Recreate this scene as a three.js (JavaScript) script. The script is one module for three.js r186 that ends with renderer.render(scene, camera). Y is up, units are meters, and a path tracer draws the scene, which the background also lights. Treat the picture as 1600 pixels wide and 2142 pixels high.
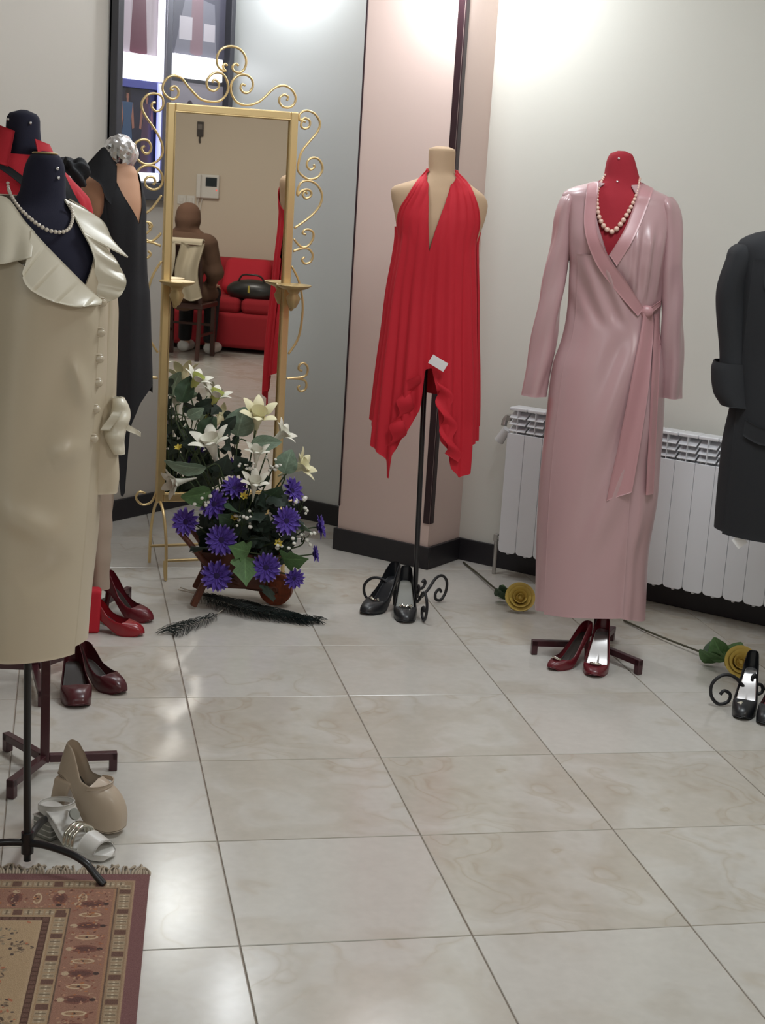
import * as THREE from 'three';
import { mergeGeometries, mergeVertices } from 'three/addons/utils/BufferGeometryUtils.js';
import { RoundedBoxGeometry } from 'three/addons/geometries/RoundedBoxGeometry.js';
import { MarchingCubes } from 'three/addons/objects/MarchingCubes.js';
import { RectAreaLightUniformsLib } from 'three/addons/lights/RectAreaLightUniformsLib.js';

// ---------------------------------------------------------------- camera, lamps, exposure
const scene = new THREE.Scene();
scene.background = new THREE.Color(0x0b0b0c);
RectAreaLightUniformsLib.init();
const camera = new THREE.PerspectiveCamera(37.47, 1600 / 2142, 0.05, 40);
camera.position.set(0, 1.5826, 0);
camera.quaternion.setFromRotationMatrix(new THREE.Matrix4().makeBasis(
  new THREE.Vector3(0.83192, 0.06104, -0.55152), new THREE.Vector3(-0.17088, 0.97381, -0.14997), new THREE.Vector3(0.52793, 0.21901, 0.82057)));
camera.updateMatrixWorld();
const renderer = new THREE.WebGLRenderer({ antialias: true });
renderer.toneMapping = THREE.LinearToneMapping;
renderer.toneMappingExposure = 1.07;
renderer.shadowMap.enabled = true;

const CEIL = 2.8;
// square ceiling panels: [x, z, size, radiance, linear colour]
const PANELS = [
  [-1.4, -3.5, 0.6, 21, [0.91, 0.97, 1.0]],
  [0.2, -0.4, 0.6, 7, [0.91, 0.97, 1.0]],
  [1.8, -2.4, 0.6, 29, [0.98, 0.96, 0.92]],
  [-0.6, 1.4, 0.6, 18, [0.91, 0.97, 1.0]],
  [-3.3, -4.05, 0.5, 13, [0.90, 0.96, 1.0]],  // unseen panel, added as a wash for the dim left corner
];
const LAMPS = [
  { p: [-3.06, 2.37, -5.0], cd: 1.4, c: [0.94, 0.97, 1.0] },
  { p: [-4.16, 2.47, -5.36], cd: 0.7, c: [0.92, 0.96, 1.0] },
];

// ---------------------------------------------------------------- helpers
let seed = 1234567;
function rnd() { seed |= 0; seed = seed + 0x6D2B79F5 | 0; let t = Math.imul(seed ^ seed >>> 15, 1 | seed); t = t + Math.imul(t ^ t >>> 7, 61 | t) ^ t; return ((t ^ t >>> 14) >>> 0) / 4294967296; }
const rr = (a, b) => a + (b - a) * rnd();
const { PI, sin, cos, abs, min, max, sqrt, pow, floor: flo, atan2, hypot } = Math;
const lerp = (a, b, t) => a + (b - a) * t;
const sm = (a, b, x) => { const t = min(1, max(0, (x - a) / (b - a))); return t * t * (3 - 2 * t); };
const V3 = (x, y, z) => new THREE.Vector3(x, y, z);
function hash(i, j) { let n = Math.imul(i, 374761393) + Math.imul(j, 668265263) | 0; n = Math.imul(n ^ n >>> 13, 1274126177); return ((n ^ n >>> 16) >>> 0) / 4294967296; }
function vnoise(x, y, per = 0) {
  const xi = flo(x), yi = flo(y), fx = x - xi, fy = y - yi, u = fx * fx * (3 - 2 * fx), v = fy * fy * (3 - 2 * fy);
  const w = (a) => per ? ((a % per) + per) % per : a;
  const a = hash(w(xi), w(yi)), b = hash(w(xi + 1), w(yi)), c = hash(w(xi), w(yi + 1)), d = hash(w(xi + 1), w(yi + 1));
  return lerp(lerp(a, b, u), lerp(c, d, u), v);
}
function fbm(x, y, oct = 4, per = 0) { let s = 0, a = 0.5, t = 0; for (let o = 0; o < oct; o++) { s += a * vnoise(x, y, per); t += a; x = x * 2 + 17; y = y * 2 + 5; per *= 2; a *= 0.5; } return s / t; }
function dataTex(n, fn, srgb, rep = 1) {
  const d = new Uint8Array(n * n * 4);
  for (let j = 0; j < n; j++) for (let i = 0; i < n; i++) { const c = fn(i / n, j / n); const k = (j * n + i) * 4; for (let q = 0; q < 3; q++) d[k + q] = max(0, min(255, c[q])); d[k + 3] = 255; }
  const t = new THREE.DataTexture(d, n, n, THREE.RGBAFormat);
  t.wrapS = t.wrapT = THREE.RepeatWrapping; t.magFilter = THREE.LinearFilter; t.minFilter = THREE.LinearFilter;
  if (srgb) t.colorSpace = THREE.SRGBColorSpace;
  t.repeat.set(rep, rep); t.needsUpdate = true; return t;
}
const lin = (r, g, b) => new THREE.Color().setRGB(r, g, b);
const std = (c, roughness = 0.6, o = {}) => new THREE.MeshStandardMaterial({ color: c, roughness, side: THREE.DoubleSide, ...o });
const phy = (c, roughness = 0.6, o = {}) => new THREE.MeshPhysicalMaterial({ color: c, roughness, side: THREE.DoubleSide, ...o });

const taken = {};
function numbered(n) { if (!(n in taken)) { taken[n] = 0; return n; } taken[n]++; return n + '_' + String(taken[n]).padStart(3, '0'); }
function shade(o) { o.castShadow = true; o.receiveShadow = true; return o; }
function part(name, geo, mat, parent) { const m = shade(new THREE.Mesh(geo, mat)); m.name = name; parent.add(m); return m; }
function thing(name, label, category, p = [0, 0, 0], turn = 0, group) {
  const o = new THREE.Group(); o.name = numbered(name); o.position.set(...p); o.rotation.y = turn; o.userData = { label, category };
  if (group) o.userData.group = group; scene.add(o); return o;
}
function structure(name, geo, mat, parent) { const m = part(name, geo, mat, parent || scene); if (!parent) m.userData.kind = 'structure'; return m; }
function merge(list) { const l = list.map(g => { const q = g.index ? g.toNonIndexed() : g; for (const k of Object.keys(q.attributes)) if (!['position', 'normal', 'uv'].includes(k)) q.deleteAttribute(k); return q; }); return mergeGeometries(l, false); }
function box(w, h, d, x = 0, y = 0, z = 0) { const g = new THREE.BoxGeometry(w, h, d); g.translate(x, y, z); return g; }
function rbox(w, h, d, r, x = 0, y = 0, z = 0, s = 2) { const g = new RoundedBoxGeometry(w, h, d, s, min(r, w / 2.01, h / 2.01, d / 2.01)); g.translate(x, y, z); return g; }
function span(a, b, w, h, r = 0.002) { // square bar from a to b
  const A = V3(...a), B = V3(...b), d = B.clone().sub(A), g = new RoundedBoxGeometry(w, h, d.length(), 1, r);
  const m = new THREE.Matrix4().lookAt(V3(0, 0, 0), d, V3(0, 1, 0)); g.applyMatrix4(m); g.translate(...A.add(B).multiplyScalar(0.5).toArray()); return g;
}
// parametric sheet, u and v in 0..1; thick > 0 gives it two faces and a rim
function sheet(fn, nu, nv, o = {}) {
  const pos = [], uv = [], idx = [], s = o.uv || [1, 1];
  const put = (sg) => {
    for (let j = 0; j <= nv; j++) for (let i = 0; i <= nu; i++) {
      const u = i / nu, v = j / nv; let p = fn(u, v);
      if (sg) { const e = 1e-3, a = fn(min(1, u + e), v), b = fn(max(0, u - e), v), c = fn(u, min(1, v + e)), d = fn(u, max(0, v - e));
        const n = V3(a[0] - b[0], a[1] - b[1], a[2] - b[2]).cross(V3(c[0] - d[0], c[1] - d[1], c[2] - d[2])).normalize(); p = [p[0] + n.x * sg, p[1] + n.y * sg, p[2] + n.z * sg]; }
      pos.push(...p); uv.push(u * s[0], v * s[1]);
    }
  };
  const quads = (o0, flip) => { for (let j = 0; j < nv; j++) for (let i = 0; i < nu; i++) { const a = o0 + j * (nu + 1) + i, b = a + 1, c = a + nu + 1, d = c + 1; if (flip) idx.push(a, c, b, b, c, d); else idx.push(a, b, c, b, d, c); } };
  const th = o.thick || 0;
  put(th / 2); quads(0, false);
  if (th) {
    const n0 = (nu + 1) * (nv + 1); put(-th / 2); quads(n0, true);
    const rim = (a, b) => { idx.push(a, a + n0, b, b, a + n0, b + n0); };
    for (let i = 0; i < nu; i++) { rim(i + 1, i); rim(nv * (nu + 1) + i, nv * (nu + 1) + i + 1); }
    if (!o.closeU) for (let j = 0; j < nv; j++) { rim(j * (nu + 1), (j + 1) * (nu + 1)); rim((j + 1) * (nu + 1) + nu, j * (nu + 1) + nu); }
  }
  let g = new THREE.BufferGeometry();
  g.setAttribute('position', new THREE.Float32BufferAttribute(pos, 3)); g.setAttribute('uv', new THREE.Float32BufferAttribute(uv, 2)); g.setIndex(idx);
  g.computeVertexNormals();
  if (o.closeU) { // smooth the seam
    const n = g.attributes.normal; const L = th ? 2 : 1, n0 = (nu + 1) * (nv + 1);
    for (let l = 0; l < L; l++) for (let j = 0; j <= nv; j++) { const a = l * n0 + j * (nu + 1), b = a + nu; const q = V3(n.getX(a) + n.getX(b), n.getY(a) + n.getY(b), n.getZ(a) + n.getZ(b)).normalize(); n.setXYZ(a, q.x, q.y, q.z); n.setXYZ(b, q.x, q.y, q.z); }
  }
  return g;
}
function cr(P, t) { // Catmull-Rom through an array of arrays, t in 0..1
  const n = P.length - 1, f = min(n - 1e-9, max(0, t * n)), i = flo(f), u = f - i;
  const a = P[max(0, i - 1)], b = P[i], c = P[i + 1], d = P[min(n, i + 2)];
  return b.map((_, k) => 0.5 * (2 * b[k] + (c[k] - a[k]) * u + (2 * a[k] - 5 * b[k] + 4 * c[k] - d[k]) * u * u + (3 * b[k] - a[k] - 3 * c[k] + d[k]) * u * u * u));
}
function lint(P, x) { // piecewise linear table [[x, y], ...]
  if (x <= P[0][0]) return P[0][1];
  for (let i = 1; i < P.length; i++) if (x <= P[i][0]) return lerp(P[i - 1][1], P[i][1], (x - P[i - 1][0]) / (P[i][0] - P[i - 1][0] || 1));
  return P[P.length - 1][1];
}
// round bar swept through points; rad a number or a function of 0..1
function sweep(pts, rad, seg = 40, rs = 8, o = {}) {
  const R = typeof rad === 'function' ? rad : () => rad, C = [];
  for (let i = 0; i <= seg; i++) C.push(V3(...(o.straight ? lintv(pts, i / seg) : cr(pts, i / seg))));
  const T = C.map((_, i) => C[min(seg, i + 1)].clone().sub(C[max(0, i - 1)]).normalize());
  let N = abs(T[0].y) < 0.9 ? V3(0, 1, 0) : V3(1, 0, 0); N.sub(T[0].clone().multiplyScalar(N.dot(T[0]))).normalize();
  const pos = [], idx = [], uv = [];
  for (let i = 0; i <= seg; i++) {
    N = N.clone().sub(T[i].clone().multiplyScalar(N.dot(T[i]))).normalize(); const B = T[i].clone().cross(N), r = R(i / seg), ra = r * (o.flat || 1);
    for (let k = 0; k <= rs; k++) { const a = k / rs * 2 * PI, p = C[i].clone().addScaledVector(N, r * cos(a)).addScaledVector(B, ra * sin(a)); pos.push(p.x, p.y, p.z); uv.push(k / rs, i / seg); }
  }
  for (let i = 0; i < seg; i++) for (let k = 0; k < rs; k++) { const a = i * (rs + 1) + k, b = a + 1, c = a + rs + 1, d = c + 1; idx.push(a, b, c, b, d, c); }
  for (const [i, f] of [[0, 1], [seg, 0]]) { const c = pos.length / 3; pos.push(...C[i].toArray()); uv.push(0, 0); for (let k = 0; k < rs; k++) { const a = i * (rs + 1) + k; if (f) idx.push(c, a + 1, a); else idx.push(c, a, a + 1); } }
  const g = new THREE.BufferGeometry(); g.setAttribute('position', new THREE.Float32BufferAttribute(pos, 3)); g.setAttribute('uv', new THREE.Float32BufferAttribute(uv, 2)); g.setIndex(idx); g.computeVertexNormals(); return g;
}
function lintv(P, t) { const n = P.length - 1, f = min(n - 1e-9, max(0, t * n)), i = flo(f); return P[i].map((_, k) => lerp(P[i][k], P[i + 1][k], f - i)); }
// body profile: rows [height, left, right, frontDepth, backDepth], returns values at a height
function profile(rows) {
  const R = rows.slice().sort((a, b) => a[0] - b[0]);
  return (h) => {
    if (h <= R[0][0]) return R[0].slice(1); if (h >= R[R.length - 1][0]) return R[R.length - 1].slice(1);
    let i = 0; while (R[i + 1][0] < h) i++;
    const u = (h - R[i][0]) / (R[i + 1][0] - R[i][0]);
    const a = R[max(0, i - 1)], b = R[i], c = R[i + 1], d = R[min(R.length - 1, i + 2)];
    return [1, 2, 3, 4].map(k => {
      const mb = i > 0 ? (c[k] - a[k]) / (c[0] - a[0]) * (c[0] - b[0]) : (c[k] - b[k]), mc = i < R.length - 2 ? (d[k] - b[k]) / (d[0] - b[0]) * (c[0] - b[0]) : (c[k] - b[k]);
      const u2 = u * u, u3 = u2 * u; return (2 * u3 - 3 * u2 + 1) * b[k] + (u3 - 2 * u2 + u) * mb + (-2 * u3 + 3 * u2) * c[k] + (u3 - u2) * mc;
    });
  };
}
function ringPt(P, th, h, off = 0) { const [l, r, f, b] = P(h), s = sin(th), c = cos(th); const a = (r - l) / 2 + off, d = (s > 0 ? f : b) + off; return [(l + r) / 2 + a * c, h, d * s]; }
function onFront(P, x, h, off = 0.004) { const [l, r, f] = P(h), c = (l + r) / 2, a = (r - l) / 2; const u = max(-1, min(1, (x - c) / a)); return [x, h, f * sqrt(1 - u * u) + off]; }
// garment or bust: rings between bottom(theta) and top(theta)
function wrap(P, o) {
  const seg = o.seg || 72, rings = o.rings || 60, T = o.top, B = o.bot;
  return sheet((u, v) => {
    const th = u * 2 * PI - PI / 2, b = typeof B === 'function' ? B(th) : B, t = typeof T === 'function' ? T(th) : T, h = lerp(b, t, v);
    const off = (o.off || 0) + (o.fold ? o.fold(th, h, v) : 0); return ringPt(P, th, h, off);
  }, seg, rings, { closeU: true, uv: o.uv || [0.9, 1.2], thick: o.thick || 0 });
}
const toCam = (x, z) => atan2(-x, -z);

// ---------------------------------------------------------------- room shell
const XL = -4.54, XR = 4.0, ZB = -5.43, ZB2 = -5.53, ZF = 2.6, WT = 0.12;
const plaster = dataTex(512, (u, v) => { const n = 128 + (fbm(u * 24, v * 24, 4, 24) - 0.5) * 90; return [n, n, n]; }, false, 1);
function wallMat(r, g, b, rough = 0.55, o = {}) { return phy(lin(r, g, b), rough, { bumpMap: plaster, bumpScale: 0.0012, ...o }); }
const mWallL = wallMat(0.50, 0.47, 0.42), mWallB = wallMat(0.69, 0.685, 0.625), mWallA = wallMat(0.66, 0.68, 0.66, 0.32), mCol = wallMat(0.72, 0.565, 0.51), mWallR = wallMat(0.66, 0.57, 0.45), mCeil = wallMat(0.8, 0.79, 0.76, 0.9);
structure('wall_left', box(WT, CEIL, ZF - ZB2 + 2 * WT, XL - WT / 2, CEIL / 2, (ZF + ZB2) / 2), mWallL);
structure('wall_back', box(XR + 3.1, CEIL, WT, (XR - 3.1) / 2, CEIL / 2, ZB - WT / 2), mWallB);
structure('wall_alcove', box(-3.5 - XL, CEIL, WT, (XL - 3.5) / 2, CEIL / 2, ZB2 - WT / 2), mWallA);
structure('wall_column', box(0.452, CEIL, 0.46, -3.326, CEIL / 2, -5.177 - 0.23), mCol);
structure('wall_right', box(WT, CEIL, ZF - ZB + 2 * WT, XR + WT / 2, CEIL / 2, (ZF + ZB) / 2), mWallR);
structure('wall_front', box(XR - XL, CEIL, WT, (XL + XR) / 2, CEIL / 2, ZF + WT / 2), mWallB);
structure('ceiling', box(XR - XL + 2 * WT, WT, ZF - ZB2 + 2 * WT, (XL + XR) / 2, CEIL + WT / 2, (ZF + ZB2) / 2), mCeil);

// black skirting
const mSkirt = phy(lin(0.018, 0.016, 0.020), 0.42);
const SH = 0.094, ST = 0.014;
structure('baseboard_left', rbox(ST, SH, ZF - ZB2, 0.003, XL + ST / 2, SH / 2, (ZF + ZB2) / 2), mSkirt);
structure('baseboard_alcove', rbox(0.99, SH, ST, 0.003, XL + 0.495, SH / 2, ZB2 + ST / 2), mSkirt);
structure('baseboard_column', merge([rbox(0.452 + 2 * ST, SH, ST, 0.003, -3.326, SH / 2, -5.177 + ST / 2), rbox(ST, SH, 0.25, 0.003, -3.1 + ST / 2, SH / 2, -5.177 - 0.125), rbox(ST, SH, 0.35, 0.003, -3.552 - ST / 2, SH / 2, -5.177 - 0.175)]), mSkirt);
structure('baseboard_back', rbox(XR + 3.1, SH, ST, 0.003, (XR - 3.1) / 2, SH / 2, ZB + ST / 2), mSkirt);
structure('baseboard_right', rbox(ST, SH, ZF - ZB, 0.003, XR - ST / 2, SH / 2, (ZF + ZB) / 2), mSkirt);
// dark corner guards on the two outer edges of the column
const mGuard = phy(lin(0.030, 0.012, 0.016), 0.35);
structure('trim_1', merge([rbox(0.028, CEIL - 0.19, 0.005, 0.002, -3.114, (CEIL + 0.19) / 2, -5.1745), rbox(0.005, CEIL - 0.19, 0.028, 0.002, -3.0975, (CEIL + 0.19) / 2, -5.191)]), mGuard);
structure('trim_2', merge([rbox(0.006, CEIL - 0.19, 0.005, 0.002, -3.549, (CEIL + 0.19) / 2, -5.1745), rbox(0.005, CEIL - 0.19, 0.024, 0.002, -3.5545, (CEIL + 0.19) / 2, -5.189)]), mGuard);

// ---------------------------------------------------------------- floor: half-metre stone tiles laid diagonally
{
  const slab = structure('floor', box(XR - XL + 2 * WT, 0.1, ZF - ZB2 + 2 * WT, (XL + XR) / 2, -0.0545, (ZF + ZB2) / 2), std(lin(0.44, 0.38, 0.32), 0.8));
  const variants = [];
  const marble = (k) => dataTex(512, (u, v) => {
    const x = u * 6 + k * 13.7, y = v * 6 + k * 7.3, wx = fbm(x * 0.7, y * 0.7, 3) * 2.2, wy = fbm(x * 0.7 + 31, y * 0.7 + 9, 3) * 2.2;
    const cl = fbm(x * 0.55 + wx, y * 0.55 + wy, 5), vein = pow(1 - abs(2 * fbm(x * 0.5 + wy * 1.4 + 4, y * 0.5 + wx * 1.4, 4) - 1), 14), f = fbm(x * 9, y * 9, 2) - 0.5;
    const t = sm(0.40, 0.72, cl), w = vein * 0.55 * sm(0.35, 0.6, fbm(x * 0.4 + 50, y * 0.4, 2));
    return [224 - t * 12 - w * 22 + f * 8, 219 - t * 15 - w * 30 + f * 8, 210 - t * 19 - w * 40 + f * 8];
  }, true);
  for (let k = 0; k < 6; k++) variants.push(phy(lin(0.80, 0.81, 0.82), 0.17, { map: marble(k), specularIntensity: 0.9 }));
  const q = Math.SQRT1_2, toRoom = (x, z) => [q * (x + z), q * (z - x)];
  const x0 = 0.37265, z0 = -2.8444, S = 0.5, g = 0.0018;
  const clip = (P, ax, lim, sgn) => { const o = []; for (let i = 0; i < P.length; i++) { const a = P[i], b = P[(i + 1) % P.length], ia = (a[ax] - lim) * sgn >= 0, ib = (b[ax] - lim) * sgn >= 0; if (ia) o.push(a); if (ia !== ib) { const t = (lim - a[ax]) / (b[ax] - a[ax]); o.push([lerp(a[0], b[0], t), lerp(a[1], b[1], t)]); } } return o; };
  const whole = {};
  const extr = (P) => {
    const s = new THREE.Shape(P.map(p => new THREE.Vector2(p[0], -p[1]))), e = new THREE.ExtrudeGeometry(s, { depth: 0.006, bevelEnabled: true, bevelThickness: 0.0012, bevelSize: 0.0012, bevelOffset: -0.0012, bevelSegments: 1 });
    const U = e.attributes.uv; for (let i = 0; i < U.count; i++) U.setXY(i, U.getX(i) + 0.5, U.getY(i) + 0.5); e.rotateX(-PI / 2); e.translate(0, -0.0072, 0); return e;
  };
  for (let i = -14; i < 16; i++) for (let k = -16; k < 14; k++) {
    const c = [x0 + (i + 0.5) * S, z0 - (k + 0.5) * S], [cx, cz] = toRoom(...c);
    if (cx < XL - 0.36 || cx > XR + 0.36 || cz < ZB2 - 0.36 || cz > ZF + 0.36) continue;
    const h = S / 2 - g;
    let P = [[-h, -h], [h, -h], [h, h], [-h, h]].map(([a, b]) => { const r = toRoom(c[0] + a, c[1] + b); return r; });
    const inside = P.every(p => p[0] > XL && p[0] < XR && p[1] > ZB2 && p[1] < ZF);
    const kind = flo(hash(i + 40, k + 40) * 6), rot = flo(hash(i + 7, k + 91) * 4);
    let geo;
    if (inside) { if (!whole.g) { whole.g = extr([[-h, -h], [h, -h], [h, h], [-h, h]].map(([a, b]) => toRoom(a, b))); } geo = whole.g; }
    else { P = clip(clip(clip(clip(P, 0, XL, 1), 0, XR, -1), 1, ZB2, 1), 1, ZF, -1); if (P.length < 3) continue; let ar = 0; for (let a = 0; a < P.length; a++) { const b = P[(a + 1) % P.length]; ar += P[a][0] * b[1] - b[0] * P[a][1]; } if (abs(ar) < 0.006) continue; geo = extr(P.map(p => [p[0] - cx, p[1] - cz])); }
    const t = part('tile', geo, variants[kind], slab); t.position.set(cx, -0.0002 + hash(i, k + 300) * 0.0003, cz); if (inside) t.rotation.y = rot * PI / 2;
  }
}

// ---------------------------------------------------------------- lamps of the room
PANELS.forEach(([x, z, s, rad, c], i) => {
  const t = thing('ceiling_panel', ['square ceiling light panel near the back wall', 'square ceiling light panel above the middle of the floor', 'square ceiling light panel on the sofa side of the room', 'square ceiling light panel behind the camera', 'square unseen fill light panel added near the left wall'][i], 'light', [x, CEIL, z]);
  part('frame', merge([rbox(s + 0.04, 0.025, 0.02, 0.004, 0, -0.0125, s / 2 + 0.01), rbox(s + 0.04, 0.025, 0.02, 0.004, 0, -0.0125, -s / 2 - 0.01), rbox(0.02, 0.025, s, 0.004, s / 2 + 0.01, -0.0125, 0), rbox(0.02, 0.025, s, 0.004, -s / 2 - 0.01, -0.0125, 0)]), std(lin(0.8, 0.8, 0.8), 0.4), t);
  part('diffuser', box(s, 0.008, s, 0, -0.012, 0), std(lin(0.8, 0.8, 0.8), 0.5, { emissive: lin(...c), emissiveIntensity: 1.2 }), t);
  const l = new THREE.RectAreaLight(lin(...c), rad, s, s); l.position.set(x, CEIL - 0.03, z); l.lookAt(x, 0, z); scene.add(l);
});
LAMPS.forEach(({ p: [x, y, z], cd, c }, i) => {
  const t = thing('wall_lamp', ['bright globe lamp on the column above the red halter top', 'bright globe lamp on the alcove wall above the standing mirror'][i], 'lamp', [x, y, z]);
  const d = (i ? ZB2 : -5.177) - z, m = std(lin(0.7, 0.7, 0.68), 0.3, { metalness: 0.6 });
  part('arm', sweep([[-0.06, 0.14, d + 0.01], [-0.04, 0.145, d * 0.6], [-0.01, 0.13, d * 0.15], [0, 0.07, 0]], 0.009, 20, 8), m, t);
  const rose = new THREE.CylinderGeometry(0.045, 0.05, 0.02, 24); rose.rotateX(PI / 2); rose.translate(-0.06, 0.14, d + 0.01); part('wall_plate', rose, m, t);
  const cup = new THREE.CylinderGeometry(0.028, 0.036, 0.045, 24); cup.translate(0, 0.062, 0); part('socket', cup, std(lin(0.75, 0.75, 0.73), 0.4), t);
  part('globe', new THREE.SphereGeometry(0.055, 32, 20), std(lin(0.9, 0.9, 0.9), 0.4, { emissive: lin(...c), emissiveIntensity: 3 }), t);
  const l = new THREE.PointLight(lin(...c), cd, 0, 2); l.position.set(x, y, z); l.castShadow = true; l.shadow.radius = 2.6; scene.add(l);
});

// ---------------------------------------------------------------- radiator under the back wall
{
  const t = thing('radiator', 'white sectional radiator along the back wall behind the pink dress', 'radiator', [-2.83, 0, -5.32]);
  const m = phy(lin(0.76, 0.77, 0.80), 0.3, { clearcoat: 0.3 });
  const plate = () => { const s = new THREE.Shape(), w = 0.0382, b = 0.112, tp = 0.598, r = 0.014; s.moveTo(-w, tp); s.lineTo(-w, b + r); s.quadraticCurveTo(-w, b, -w + r, b - 0.003); s.lineTo(w - r, b - 0.003); s.quadraticCurveTo(w, b, w, b + r); s.lineTo(w, tp); s.closePath(); const e = new THREE.ExtrudeGeometry(s, { depth: 0.006, bevelEnabled: true, bevelThickness: 0.003, bevelSize: 0.0012, bevelSegments: 2 }); e.translate(0, 0, 0.029); return e; };
  const blade = (y) => { const g = rbox(0.072, 0.004, 0.05, 0.001); g.rotateX(0.5); g.translate(0, y, 0.014); return g; };
  const sec = merge([plate(), rbox(0.012, 0.5, 0.06, 0.003, 0, 0.35, 0.0), rbox(0.03, 0.44, 0.03, 0.01, 0, 0.34, -0.012), rbox(0.003, 0.10, 0.06, 0.001, 0.0, 0.645, 0.006), rbox(0.0785, 0.014, 0.075, 0.005, 0, 0.697, -0.002), rbox(0.074, 0.09, 0.006, 0.002, 0, 0.645, -0.03), blade(0.62), blade(0.646), blade(0.672), rbox(0.08, 0.04, 0.04, 0.015, 0, 0.16, -0.01), rbox(0.08, 0.04, 0.04, 0.015, 0, 0.58, -0.012)]);
  for (let i = 0; i < 18; i++) { const p = part('section', sec, m, t); p.position.x = 0.04 + i * 0.08; }
  const mv = std(lin(0.62, 0.62, 0.62), 0.35), mb = std(lin(0.45, 0.44, 0.42), 0.3, { metalness: 0.7 });
  const hd = new THREE.CylinderGeometry(0.017, 0.02, 0.062, 20); hd.rotateZ(-0.55); hd.translate(-0.022, 0.585, 0.03);
  const v = part('valve', merge([hd]), mv, t);
  part('valve_body', merge([sweep([[0.0, 0.655, 0], [-0.02, 0.655, 0.004], [-0.03, 0.64, 0.008], [-0.03, 0.62, 0.014]], 0.012, 16, 10), rbox(0.02, 0.026, 0.03, 0.005, -0.012, 0.655, 0.002)]), mb, v);
  const lv = part('valve', merge([sweep([[0.0, 0.155, 0], [-0.022, 0.155, 0], [-0.03, 0.15, 0]], 0.01, 12, 10), rbox(0.02, 0.03, 0.024, 0.004, -0.03, 0.155, 0)]), mb, t);
  part('pipe', sweep([[-0.03, 0.15, 0], [-0.03, 0.1, 0], [-0.03, 0.05, 0], [-0.03, 0.0, 0]], 0.008, 12, 10), mb, lv);
}

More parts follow.
